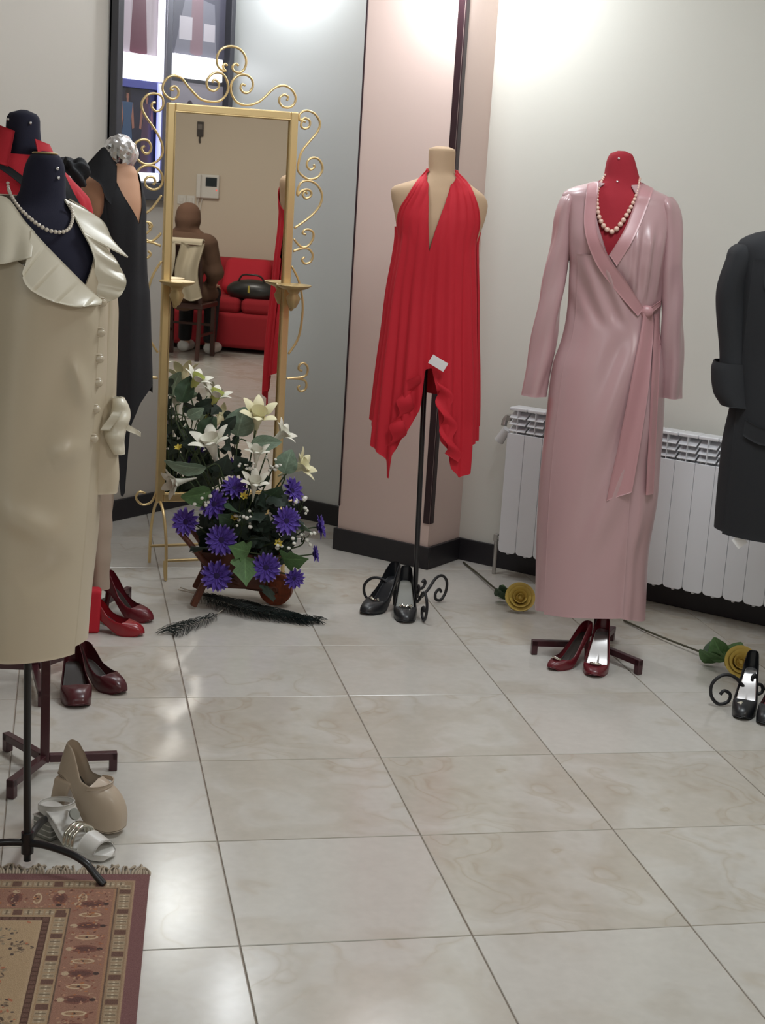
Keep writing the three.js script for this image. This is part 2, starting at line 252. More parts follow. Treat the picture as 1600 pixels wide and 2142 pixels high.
// ---------------------------------------------------------------- framed posters on the left wall, glass reflections put in as glowing strips
{
  const t = thing('display_frame', 'tall dark framed pair of fashion posters with added glowing reflections on the left wall', 'poster', [XL, 0, -5.13]);
  const X = 0.0, mFr = phy(lin(0.055, 0.055, 0.065), 0.3), mChrome = std(lin(0.6, 0.6, 0.64), 0.25, { metalness: 0.9 });
  const y0 = 1.405, y1 = 2.66, zl = 0.37, zr = -0.385;
  part('backboard', box(0.012, y1 - y0, zl - zr, X + 0.006, (y0 + y1) / 2, (zl + zr) / 2), mFr, t);
  const fr = part('frame', merge([rbox(0.05, y1 - y0, 0.036, 0.005, X + 0.025, (y0 + y1) / 2, zl - 0.018), rbox(0.05, y1 - y0, 0.03, 0.005, X + 0.025, (y0 + y1) / 2, zr + 0.015), rbox(0.05, 0.075, zl - zr - 0.066, 0.005, X + 0.025, y0 + 0.0375, (zl + zr) / 2), rbox(0.05, 0.04, zl - zr - 0.066, 0.005, X + 0.025, y1 - 0.02, (zl + zr) / 2)]), mFr, t);
  part('mullion', rbox(0.052, y1 - y0 - 0.115, 0.05, 0.012, X + 0.026, (y0 + y1) / 2 + 0.02, 0.055), phy(lin(0.16, 0.16, 0.19), 0.28, { metalness: 0.6 }), fr);
  const canvas = (w, h, fn) => { const c = document.createElement('canvas'); c.width = w; c.height = h; fn(c.getContext('2d'), w, h); const x = new THREE.CanvasTexture(c); x.colorSpace = THREE.SRGBColorSpace; return x; };
  const figure = (g, x, y, s, dress, skin, hem) => {
    g.fillStyle = skin; g.beginPath(); g.ellipse(x, y + 0.05 * s, 0.035 * s, 0.05 * s, 0, 0, 7); g.fill(); g.fillRect(x - 0.015 * s, y + 0.08 * s, 0.03 * s, 0.06 * s);
    g.beginPath(); g.moveTo(x - 0.09 * s, y + 0.14 * s); g.lineTo(x - 0.12 * s, y + 0.42 * s); g.lineTo(x - 0.085 * s, y + 0.43 * s); g.lineTo(x - 0.05 * s, y + 0.18 * s); g.lineTo(x + 0.05 * s, y + 0.18 * s); g.lineTo(x + 0.085 * s, y + 0.43 * s); g.lineTo(x + 0.12 * s, y + 0.42 * s); g.lineTo(x + 0.09 * s, y + 0.14 * s); g.closePath(); g.fill();
    g.fillStyle = '#2a1c1c'; g.beginPath(); g.ellipse(x, y + 0.035 * s, 0.042 * s, 0.045 * s, 0, 3.1, 6.4); g.fill(); g.beginPath(); g.ellipse(x - 0.034 * s, y + 0.075 * s, 0.014 * s, 0.05 * s, 0.1, 0, 7); g.fill(); g.beginPath(); g.ellipse(x + 0.034 * s, y + 0.075 * s, 0.014 * s, 0.05 * s, -0.1, 0, 7); g.fill();
    g.fillStyle = dress; g.beginPath(); g.moveTo(x - 0.085 * s, y + 0.135 * s); g.quadraticCurveTo(x - 0.075 * s, y + 0.26 * s, x - 0.055 * s, y + 0.34 * s); g.quadraticCurveTo(x - 0.075 * s, y + 0.42 * s, x - 0.08 * s, y + 0.48 * s); g.lineTo(x - hem * s, y + s); g.quadraticCurveTo(x, y + 1.03 * s, x + hem * s, y + s); g.lineTo(x + 0.08 * s, y + 0.48 * s); g.quadraticCurveTo(x + 0.075 * s, y + 0.42 * s, x + 0.055 * s, y + 0.34 * s); g.quadraticCurveTo(x + 0.075 * s, y + 0.26 * s, x + 0.085 * s, y + 0.135 * s); g.closePath(); g.fill();
  };
  const print = (name, ya, yb, za, zb, tex) => { const g = new THREE.PlaneGeometry(abs(zb - za), yb - ya); g.rotateY(PI / 2); g.translate(X + 0.0135, (ya + yb) / 2, (za + zb) / 2); return part(name, g, phy(lin(1, 1, 1), 0.25, { map: tex, clearcoat: 0.6 }), t); };
  const A = [0.334, 0.08], B = [0.03, -0.355];
  print('poster_print', 2.0, 2.6, ...A, canvas(256, 512, (g, w, h) => { g.fillStyle = '#9a8f96'; g.fillRect(0, 0, w, h); g.fillStyle = '#a89ca6'; g.fillRect(0, 0, w * 0.3, h); figure(g, w * 0.5, h * 0.1, h * 0.88, '#5b3442', '#b2706a', 0.12); g.fillStyle = '#7b2f35'; g.fillRect(w * 0.42, h * 0.36, w * 0.16, h * 0.08); }));
  print('poster_print', 1.50, 1.875, ...A, canvas(256, 384, (g, w, h) => { g.fillStyle = '#2b2a38'; g.fillRect(0, 0, w, h); figure(g, w * 0.27, h * 0.05, h * 0.98, '#3f536f', '#8f6254', 0.13); figure(g, w * 0.74, h * 0.05, h * 0.98, '#4d3848', '#8f6254', 0.1); }));
  print('poster_print', 2.03, 2.6, ...B, canvas(320, 448, (g, w, h) => { g.fillStyle = '#4e4d59'; g.fillRect(0, 0, w, h); g.fillStyle = '#6e6d78'; g.beginPath(); g.moveTo(w * 0.12, h); g.lineTo(w * 0.3, h * 0.55); g.lineTo(w * 0.8, h * 0.6); g.lineTo(w * 0.86, h); g.fill(); figure(g, w * 0.5, h * 0.12, h * 0.86, '#78626a', '#8d6e6a', 0.09); g.fillStyle = '#a9a4ab'; g.fillRect(w * 0.2, h * 0.72, w * 0.22, h * 0.17); g.fillRect(w * 0.62, h * 0.75, w * 0.2, h * 0.13); }));
  print('poster_print', 1.50, 1.915, ...B, canvas(320, 320, (g, w, h) => { g.fillStyle = '#8b8790'; g.fillRect(0, 0, w, h); g.fillStyle = '#3a3038'; g.beginPath(); g.ellipse(w * 0.42, h * 0.3, w * 0.07, h * 0.12, 0, 0, 7); g.fill(); figure(g, w * 0.42, h * 0.22, h * 0.9, '#5a4a56', '#7c5e58', 0.14); }));
  const glow = (c, k) => std(lin(0.8, 0.8, 0.85), 0.4, { emissive: lin(...c), emissiveIntensity: k });  // emissive strips and tubes stand in for reflections in the poster glass
  part('reflection_glow_strip', rbox(0.02, 0.105, A[0] - A[1], 0.004, X + 0.024, 1.952, (A[0] + A[1]) / 2), glow([0.93, 0.95, 1.0], 1.5), t);
  part('reflection_glow_strip', rbox(0.02, 0.098, B[0] - B[1] - 0.06, 0.004, X + 0.024, 1.98, (B[0] + B[1]) / 2), glow([0.93, 0.95, 1.0], 1.5), t);
  part('reflection_glow_strip', rbox(0.02, 0.036, A[0] - A[1], 0.004, X + 0.024, 1.502, (A[0] + A[1]) / 2), glow([0.9, 0.92, 1.0], 1.3), t);
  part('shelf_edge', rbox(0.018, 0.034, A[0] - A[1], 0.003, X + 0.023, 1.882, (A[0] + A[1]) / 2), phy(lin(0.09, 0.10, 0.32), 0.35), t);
  part('reflection_glow_tube', sweep([[X + 0.036, 1.90, 0.093], [X + 0.036, 2.6, 0.093]], 0.015, 4, 12), glow([0.95, 0.96, 1.0], 1.6), t);
  part('reflection_glow_tube', sweep([[X + 0.036, 1.52, 0.093], [X + 0.036, 1.895, 0.093]], 0.011, 4, 12), glow([0.28, 0.33, 0.95], 0.9), t);
  const l = new THREE.RectAreaLight(lin(0.93, 0.95, 1), 1.5, 0.25, 0.1); l.position.set(XL + 0.04, 1.952, -5.13 + 0.207); l.lookAt(0, 1.952, -5.13 + 0.207); scene.add(l);  // added area lights to go with the glowing reflection strips
  const l2 = new THREE.RectAreaLight(lin(0.93, 0.95, 1), 1.5, 0.32, 0.098); l2.position.set(XL + 0.04, 1.98, -5.13 - 0.163); l2.lookAt(0, 1.98, -5.13 - 0.163); scene.add(l2);
}

// ---------------------------------------------------------------- fabrics and metals
const weave = dataTex(256, (u, v) => { const n = 128 + 60 * sin(u * 2 * PI * 64) * sin(v * 2 * PI * 64) + (vnoise(u * 128, v * 128, 128) - 0.5) * 60; return [n, n, n]; }, false, 4);
const cloth = (r, g, b, rough = 0.85, o = {}) => phy(lin(r, g, b), rough, { bumpMap: weave, bumpScale: 0.0004, sheen: 0.25, sheenRoughness: 0.6, sheenColor: lin(r, g, b), ...o });
const satin = (r, g, b, rough = 0.34, o = {}) => phy(lin(r, g, b), rough, { specularIntensity: 1, ior: 1.85, sheen: 0.4, sheenRoughness: 0.35, sheenColor: lin(min(1, r * 1.2), min(1, g * 1.2), min(1, b * 1.2)), ...o });
const M = {
  navy: cloth(0.016, 0.016, 0.036, 0.95), redBust: cloth(0.36, 0.018, 0.032, 0.9), tan: cloth(0.56, 0.39, 0.25, 0.8), skin: cloth(0.55, 0.30, 0.18, 0.55), darkBust: cloth(0.03, 0.03, 0.035, 0.9),
  pink: satin(0.54, 0.335, 0.35, 0.3), pinkTie: satin(0.55, 0.275, 0.295, 0.42), red: cloth(0.58, 0.012, 0.028, 0.75), redCoat: cloth(0.55, 0.014, 0.03, 0.8), cream: satin(0.60, 0.51, 0.375, 0.3), creamLit: satin(0.78, 0.72, 0.58, 0.38),  // paler cream is the same coat fabric, bright light put into its colour
  black: cloth(0.009, 0.010, 0.013, 0.8, { sheen: 0 }), coat: cloth(0.012, 0.013, 0.016, 0.8), beige: cloth(0.46, 0.37, 0.29, 0.8), pearl: phy(lin(0.80, 0.72, 0.62), 0.22, { clearcoat: 0.8, sheen: 0.3 }), pearlPink: phy(lin(0.84, 0.56, 0.46), 0.22, { clearcoat: 0.8 }),
  maroonPaint: phy(lin(0.055, 0.013, 0.018), 0.35, { clearcoat: 0.3 }), blackPaint: phy(lin(0.010, 0.010, 0.012), 0.35, { clearcoat: 0.3 }), iron: phy(lin(0.012, 0.012, 0.014), 0.5), pin: std(lin(0.8, 0.8, 0.82), 0.2, { metalness: 1 }), tag: std(lin(0.85, 0.85, 0.85), 0.6),
  gold: std(lin(0.74, 0.56, 0.28), 0.36, { metalness: 0.7 }), goldDull: std(lin(0.50, 0.37, 0.18), 0.45, { metalness: 0.6 }),
};
const foldsOf = (k, amp) => (th, h) => amp * sin(th * k + 1.3 * sin(h * 5)) * (0.6 + 0.4 * sin(th * 3 + h * 4));

// ---------------------------------------------------------------- dress form stands
function localOf(b, x, z) { const t = toCam(b[0], b[1]), dx = x - b[0], dz = z - b[1]; return [dx * cos(t) - dz * sin(t), dx * sin(t) + dz * cos(t)]; }
function roomOf(b, x, z) { const t = toCam(b[0], b[1]); return [b[0] + x * cos(t) + z * sin(t), b[1] - x * sin(t) + z * cos(t)]; }
function form(b, label, o) {
  const t = thing('dress_form', label, 'dress form', [b[0], 0, b[1]], toCam(...b));
  const P = profile(o.rows), hs = o.rows.map(r => r[0]);
  const bust = part('bust', wrap(P, { top: max(...hs), bot: min(...hs), seg: 56, rings: 90, off: 0 }), o.mat, t);
  for (const [x, h] of o.pins || []) { const q = onFront(P, x, h, 0.001), g = new THREE.SphereGeometry(0.0042, 10, 8); g.translate(...q); part('pin', g, M.pin, bust); }
  const px = o.pole || 0;
  if (o.stand === 'square') {
    part('pole', rbox(0.024, min(...hs) - 0.03 + 0.06, 0.024, 0.003, px, (min(...hs) + 0.06 + 0.03) / 2, 0), M.maroonPaint, t);
    for (const f of o.feet) { const [fx, fz] = localOf(b, ...f), L = hypot(fx - px, fz), ux = (fx - px) / L, uz = fz / L; part('leg', merge([span([px + ux * 0.012, 0.041, uz * 0.012], [fx, 0.041, fz], 0.021, 0.021), (() => { const g = rbox(0.021, 0.05, 0.021, 0.002); g.rotateY(atan2(ux, uz)); g.translate(fx - ux * 0.0105, 0.026, fz - uz * 0.0105); return g; })()]), M.maroonPaint, t); }
  } else if (o.stand === 'curved') {
    part('pole', sweep([[0, 0.018, 0], [px * 0.5, 0.3, 0], [px, min(...hs) + 0.05, 0]], 0.0083, 8, 16), M.blackPaint, t);
    for (const f of o.feet) { const [fx, fz] = localOf(b, ...f), L = hypot(fx, fz), k = (r, h) => [fx / L * r, h, fz / L * r]; part('leg', sweep([k(0.004, 0.062), k(0.05, 0.066), k(L * 0.55, 0.062), k(L * 0.75, 0.05), k(L * 0.88, 0.028), k(L, 0.0085)], 0.0085, 40, 12), M.blackPaint, t); }
    part('hub', (() => { const g = new THREE.CylinderGeometry(0.014, 0.014, 0.05, 20); g.translate(0, 0.062, 0); return g; })(), M.blackPaint, t);
  } else {
    part('pole', sweep([[0, 0.055, 0], [px, min(...hs) + 0.05, 0]], 0.0095, 4, 14), M.blackPaint, t);
    const S = [[0.03, 0.098], [0.037, 0.106], [0.043, 0.094], [0.034, 0.078], [0.016, 0.072], [0.012, 0.05], [0.03, 0.042], [0.06, 0.066], [0.09, 0.1], [0.12, 0.104], [0.143, 0.076], [0.142, 0.036], [0.122, 0.009], [0.098, 0.016], [0.094, 0.04], [0.11, 0.053], [0.12, 0.04]];
    for (const f of o.feet) { const [fx, fz] = localOf(b, ...f), L = hypot(fx, fz); part('scroll_leg', sweep(S.map(([r, h]) => [fx / L * r * (o.scroll || 1), h, fz / L * r * (o.scroll || 1)]), 0.0055, 90, 8), M.iron, t); }
  }
  return { t, P };
}
function garment(name, label, category, b, group) { return thing(name, label, category, [b[0], 0, b[1]], toCam(...b), group); }
// strip of cloth between two edges given as [x, h] lists, laid on a profile
function patch(P, inner, outer, o0, o1, nu, nv, thick, ruffle = 0, n = 8) {
  return sheet((u, v) => { const a = cr(inner, u), c = cr(outer, u), x = lerp(a[0], c[0], v), h = lerp(a[1], c[1], v); const q = onFront(P, x, h, lerp(o0, o1, v) + ruffle * v * sin(u * 2 * PI * n)); return q; }, nu, nv, { thick, uv: [0.3, 0.2] });
}
function necklace(label, b, P, pts, r0, r1, mat, off) {
  const t = garment('pearl_necklace', label, 'necklace', b); const N = 44, sph = new THREE.SphereGeometry(1, 14, 10);
  let len = 0, Q = []; for (let i = 0; i <= 300; i++) { const [x, h] = cr(pts, i / 300); Q.push(onFront(P, x, h, off)); }
  const d = [0]; for (let i = 1; i < Q.length; i++) { len += hypot(Q[i][0] - Q[i - 1][0], Q[i][1] - Q[i - 1][1], Q[i][2] - Q[i - 1][2]); d.push(len); }
  let s = 0, guard = 0; while (s < len && guard++ < 90) { let i = 0; while (i < d.length - 1 && d[i] < s) i++; const k = sin(PI * s / len), r = lerp(r0, r1, k * k); const m = part('pearl', sph, mat, t); m.position.set(...Q[i]); m.scale.setScalar(r); s += r * 2.02; }
  return t;
}

// ================================================================ pink satin wrap dress on the red form
const bF = [-2.062, -4.611];
{
  const dx = -0.052;
  const f = form(bF, 'red dress form with a maroon square-tube stand, wearing the pink satin dress', { stand: 'square', feet: [[-2.235, -4.471], [-1.854, -4.531], [-2.097, -4.832]], mat: M.redBust, pins: [[-0.072, 1.672], [-0.07, 1.60]],
    rows: [[1.697, -0.078, -0.054, 0.012, 0.012], [1.694, -0.092, -0.040, 0.028, 0.026], [1.686, -0.102, -0.030, 0.038, 0.034], [1.669, -0.110, -0.021, 0.044, 0.04], [1.639, -0.114, -0.010, 0.047, 0.045], [1.609, -0.119, 0.002, 0.05, 0.052], [1.592, -0.142, 0.012, 0.056, 0.06], [1.573, -0.19, 0.05, 0.066, 0.07], [1.55, -0.225, 0.1, 0.08, 0.078], [1.50, -0.222, 0.108, 0.095, 0.085], [1.42, -0.205, 0.104, 0.108, 0.085], [1.33, -0.19, 0.098, 0.108, 0.075], [1.17, -0.18, 0.092, 0.086, 0.07], [1.0, -0.2, 0.12, 0.095, 0.1], [0.92, -0.2, 0.12, 0.09, 0.1]] });
  const rows = [[1.600, -0.143, 0.016, 0.062, 0.066], [1.593, -0.150, 0.020, 0.064, 0.068], [1.578, -0.198, 0.058, 0.072, 0.076], [1.558, -0.236, 0.106, 0.086, 0.086], [1.533, -0.242, 0.118, 0.090, 0.092], [1.48, -0.231, 0.119, 0.111, 0.096], [1.419, -0.218, 0.116, 0.134, 0.094], [1.37, -0.21, 0.113, 0.132, 0.09], [1.327, -0.202, 0.110, 0.126, 0.084], [1.249, -0.198, 0.107, 0.105, 0.078], [1.175, -0.195, 0.106, 0.096, 0.078], [1.124, -0.198, 0.113, 0.100, 0.086], [1.072, -0.206, 0.126, 0.106, 0.1], [0.995, -0.225, 0.141, 0.116, 0.115], [0.856, -0.233, 0.152, 0.128, 0.12], [0.683, -0.238, 0.155, 0.134, 0.12], [0.545, -0.236, 0.158, 0.137, 0.12], [0.381, -0.229, 0.150, 0.138, 0.12], [0.24, -0.222, 0.154, 0.14, 0.12], [0.12, -0.216, 0.160, 0.142, 0.12]];
  const P = profile(rows);
  const t = garment('wrap_dress', 'long pink satin wrap dress with tied waist on the red form', 'dress', bF);
  const vTop = [[-1, 1.596], [-0.5, 1.592], [-0.42, 1.52], [-0.36, 1.456], [-0.24, 1.395], [-0.175, 1.367], [0.0, 1.41], [0.16, 1.468], [0.3, 1.54], [0.45, 1.592], [1, 1.597]];
  const fold = (th, h) => {
    const x = cos(th), fr = max(0, sin(th)); let d = 0;
    d += fr * 0.008 * sin((x - 0.55) * 26) * sm(0.15, 0.4, x) * sm(1.2, 1.28, h) * (1 - sm(1.4, 1.5, h));            // gathers over the bust
    d += fr * 0.0055 * sin(h * 46 + x * 14) * sm(1.12, 1.2, h) * (1 - sm(1.3, 1.4, h)) * (1 - sm(0.3, 0.7, x));           // pulls into the waist
    d += fr * 0.008 * sin(h * 17 - x * 9) * sm(0.25, 0.5, h) * (1 - sm(1.05, 1.15, h)) * sm(-0.4, 0.2, x);              // drags below the knot
    d += fr * 0.006 * sin(x * 22 - h * 3) * sm(0.45, 0.7, x) * (1 - sm(1.0, 1.2, h));                                     // tucks beside the tie
    d += 0.0015 * sin(th * 7 + h * 11); return d;
  };
  part('bodice_and_skirt', wrap(P, { top: (th) => sin(th) > 0 ? lint(vTop, cos(th)) : 1.595, bot: (th) => 0.188 - 0.038 * cos(th) ** 2, seg: 180, rings: 150, fold, thick: 0.002 }), M.pink, t);
  const edge = [[0.17, 0.083], [0.6, 0.066], [1.206, 0.052], [1.367, -0.074]];
  part('wrap_front', sheet((u, v) => { const h = lerp(0.178 - 0.022 * (1 - u) * (1 - u), 1.366, v), xr = lint(edge, h), [l, r] = P(h), c = (l + r) / 2, a = (r - l) / 2, xl = c - a * 0.8, x = lerp(xl, xr, u); const th = Math.acos(max(-1, min(1, (x - c) / a))); return onFront(P, x, h, 0.004 + fold(th, h) * sqrt(max(0, 1 - ((x - c) / a) ** 2)) + 0.004 * sm(0, 0.25, u)); }, 70, 120, { thick: 0.002, uv: [0.4, 1.2] }), M.pink, t);
  part('neck_band', patch(P, [[-0.128, 1.599], [-0.122, 1.456], [-0.076, 1.367], [-0.011, 1.29], [0.052, 1.208]], [[-0.164, 1.585], [-0.160, 1.455], [-0.115, 1.347], [-0.04, 1.258], [0.035, 1.182]], 0.014, 0.013, 40, 6, 0.003), M.pinkTie, t);
  part('neck_band', patch(P, [[0.007, 1.602], [-0.028, 1.468], [-0.072, 1.372]], [[0.046, 1.586], [0.008, 1.45], [-0.046, 1.338]], 0.007, 0.006, 30, 6, 0.003), M.pinkTie, t);
  const arm = (rw) => wrap(profile(rw), { top: rw[0][0], bot: rw[rw.length - 1][0], seg: 40, rings: 70, thick: 0.002, fold: (th, h) => 0.0035 * sin(th * 4 + h * 9) + 0.002 * sin(h * 31 + th * 2) });
  const wz = (l) => l.map(([h, a, b, w = 0.042]) => [h, a, b, w, w]);
  part('sleeve', arm(wz([[1.556, -0.232, -0.19, 0.03], [1.535, -0.246, -0.19, 0.052], [1.484, -0.258, -0.192, 0.055], [1.406, -0.265, -0.198, 0.05], [1.313, -0.281, -0.205, 0.046], [1.186, -0.294, -0.216, 0.043], [1.091, -0.303, -0.222, 0.041], [0.994, -0.311, -0.231, 0.04], [0.884, -0.318, -0.245, 0.039]])), M.pink, t);
  part('sleeve', arm(wz([[1.562, 0.065, 0.108, 0.03], [1.545, 0.066, 0.124, 0.052], [1.506, 0.073, 0.140, 0.055], [1.40, 0.088, 0.155, 0.05], [1.278, 0.102, 0.172, 0.046], [1.154, 0.113, 0.186, 0.043], [1.029, 0.130, 0.197, 0.041], [0.916, 0.146, 0.203, 0.04]])), M.pink, t);
  const tie = [[1.196, 0.050, 0.078], [1.15, 0.050, 0.088], [1.0, 0.036, 0.092], [0.88, 0.025, 0.089], [0.72, 0.008, 0.079], [0.60, -0.008, 0.070]];
  part('waist_tie', sheet((u, v) => { const k = lerp(0, 1, v); const i = cr(tie, k); const x = lerp(i[1], i[2], u), h = i[0] + (v > 0.97 ? 0 : 0) - (1 - u) * 0.02 * sm(0.9, 1, v) + u * 0.012 * sm(0.9, 1, v); return onFront(P, x, h, 0.018 + 0.004 * sin(u * 5 + v * 3)); }, 10, 60, { thick: 0.003, uv: [0.1, 0.6] }), M.pinkTie, t);
  part('waist_tie', sheet((u, v) => { const h = lerp(1.19, 0.6, v), x = lerp(0.088, 0.112, u) + 0.03 * v; return onFront(P, min(x, P(h)[1] - 0.004), h, 0.016 + 0.003 * sin(u * 6)); }, 6, 40, { thick: 0.003, uv: [0.05, 0.6] }), M.pinkTie, t);
  const kn = new THREE.SphereGeometry(1, 20, 14); kn.scale(0.022, 0.02, 0.014); kn.translate(...onFront(P, 0.062, 1.198, 0.014)); part('knot', kn, M.pinkTie, t);
  part('waist_tie', sheet((u, v) => { const x = lerp(0.065, 0.104, v), h = lerp(1.195, 1.225, v) + (u - 0.5) * 0.022 * (1 - 0.3 * v); return onFront(P, x, h, 0.014); }, 4, 12, { thick: 0.003 }), M.pinkTie, t);
  necklace('pink pearl necklace graded in size around the red form neck', bF, f.P, [[-0.112, 1.618], [-0.129, 1.567], [-0.123, 1.507], [-0.108, 1.471], [-0.091, 1.452], [-0.075, 1.443], [-0.057, 1.454], [-0.031, 1.498], [-0.007, 1.559], [0.0, 1.615]], 0.0042, 0.0088, M.pearlPink, 0.007);
}

// ================================================================ red halter top on the tan form
const bE = [-2.817, -4.637];
{
  const f = form(bE, 'tan dress form on a black iron scroll stand by the column', { stand: 'scroll', scroll: 1.35, feet: [[-2.956, -4.585], [-2.798, -4.809], [-2.698, -4.518]], mat: M.tan, pole: -0.02,
    rows: [[1.684, -0.03, 0.01, 0.012, 0.012], [1.680, -0.052, 0.030, 0.036, 0.034], [1.668, -0.057, 0.036, 0.042, 0.04], [1.63, -0.056, 0.037, 0.044, 0.044], [1.592, -0.058, 0.044, 0.048, 0.05], [1.571, -0.088, 0.082, 0.058, 0.06], [1.555, -0.128, 0.104, 0.066, 0.068], [1.543, -0.164, 0.122, 0.072, 0.072], [1.527, -0.180, 0.145, 0.080, 0.078], [1.498, -0.178, 0.161, 0.090, 0.084], [1.465, -0.169, 0.160, 0.100, 0.088], [1.432, -0.161, 0.154, 0.108, 0.088], [1.346, -0.142, 0.130, 0.112, 0.08], [1.198, -0.128, 0.12, 0.09, 0.07], [1.0, -0.14, 0.14, 0.1, 0.09], [0.93, -0.13, 0.13, 0.09, 0.085]] });
  const P = profile([[1.602, -0.056, 0.046, 0.056, 0.06], [1.564, -0.086, 0.089, 0.070, 0.07], [1.503, -0.120, 0.122, 0.10, 0.09], [1.465, -0.141, 0.134, 0.112, 0.092], [1.423, -0.150, 0.139, 0.120, 0.096], [1.363, -0.148, 0.132, 0.124, 0.095], [1.299, -0.153, 0.136, 0.122, 0.092], [1.177, -0.168, 0.148, 0.116, 0.094], [1.023, -0.178, 0.160, 0.118, 0.1], [0.914, -0.187, 0.171, 0.122, 0.105], [0.772, -0.196, 0.182, 0.126, 0.11], [0.62, -0.203, 0.188, 0.126, 0.11], [0.48, -0.200, 0.186, 0.124, 0.11]]);
  const t = garment('halter_top', 'bright red halter top with pointed hem on the tan form', 'top', bE);
  const pl = (th, h) => { const g = sm(1.42, 0.8, h); return (0.0022 + 0.0035 * g) * sin(th * 23 + 0.8 * sin(h * 3)) + (0.002 + 0.006 * g) * sin(th * 9 + 2 + h * 1.5); };
  const hemF = [[-1, 0.70], [-0.97, 0.625], [-0.8, 0.60], [-0.70, 0.575], [-0.66, 0.515], [-0.60, 0.512], [-0.56, 0.60], [-0.34, 0.675], [-0.2, 0.735], [-0.10, 0.775], [-0.06, 0.915], [0.08, 0.92], [0.20, 0.835], [0.27, 0.72], [0.30, 0.665], [0.46, 0.63], [0.58, 0.56], [0.72, 0.528], [0.89, 0.55], [0.91, 0.645], [1, 0.655]];
  const topF = [[-1, 1.602], [-0.92, 1.6], [-0.58, 1.555], [-0.4, 1.51], [-0.287, 1.465], [-0.22, 1.40], [-0.16, 1.325], [-0.06, 1.40], [0.055, 1.465], [0.125, 1.51], [0.27, 1.555], [0.84, 1.6], [1, 1.602]];
  part('front_panel', sheet((u, v) => { const th = PI * (1 - u), c = cos(th), h = lerp(lint(hemF, c), lint(topF, c), v), q = ringPt(P, th, h, pl(th, h)), z = onFront(f.P, q[0], h, 0.009 + 0.0018 * sin(th * 23))[2]; return [q[0], h, h > 1.2 ? max(q[2], z) : q[2]]; }, 200, 120, { thick: 0.0018, uv: [0.5, 1] }), M.red, t);
  part('back_panel', sheet((u, v) => { const th = PI + PI * u, k = abs(cos(th)); return ringPt(P, th, lerp(lerp(0.80, 0.70, k ** 3), 1.34 + 0.06 * k, v), pl(th, 0.8)); }, 120, 60, { thick: 0.0018, uv: [0.5, 0.7] }), M.red, t);
  part('neck_loop', sweep([[-0.056, 1.6, 0.012], [-0.06, 1.603, -0.01], [-0.04, 1.606, -0.045], [-0.007, 1.607, -0.054], [0.03, 1.606, -0.045], [0.048, 1.603, -0.01], [0.042, 1.6, 0.012]], 0.003, 30, 8), M.red, t);
  // cascading inner edges of the handkerchief hem
  for (const [s, x0, x1, ha, hb] of [[-1, -0.035, -0.085, 0.90, 0.66], [1, 0.022, 0.075, 0.88, 0.62]]) part('hem_ruffle', sheet((u, v) => { const h = lerp(ha, hb, v), x = lerp(x0, x1, v) + s * u * 0.05 + 0.012 * sin(v * 16); return onFront(P, x, h - u * 0.03, 0.012 + 0.016 * sin(v * 16 + 1) * (1 - u) + 0.006 * (1 - u)); }, 8, 60, { thick: 0.0018, uv: [0.1, 0.3] }), M.red, t);
  const tg = rbox(0.062, 0.034, 0.0012, 0.0005); tg.rotateZ(-0.48); tg.translate(0.026, 0.945, 0.156); part('price_tag', tg, M.tag, t);
}

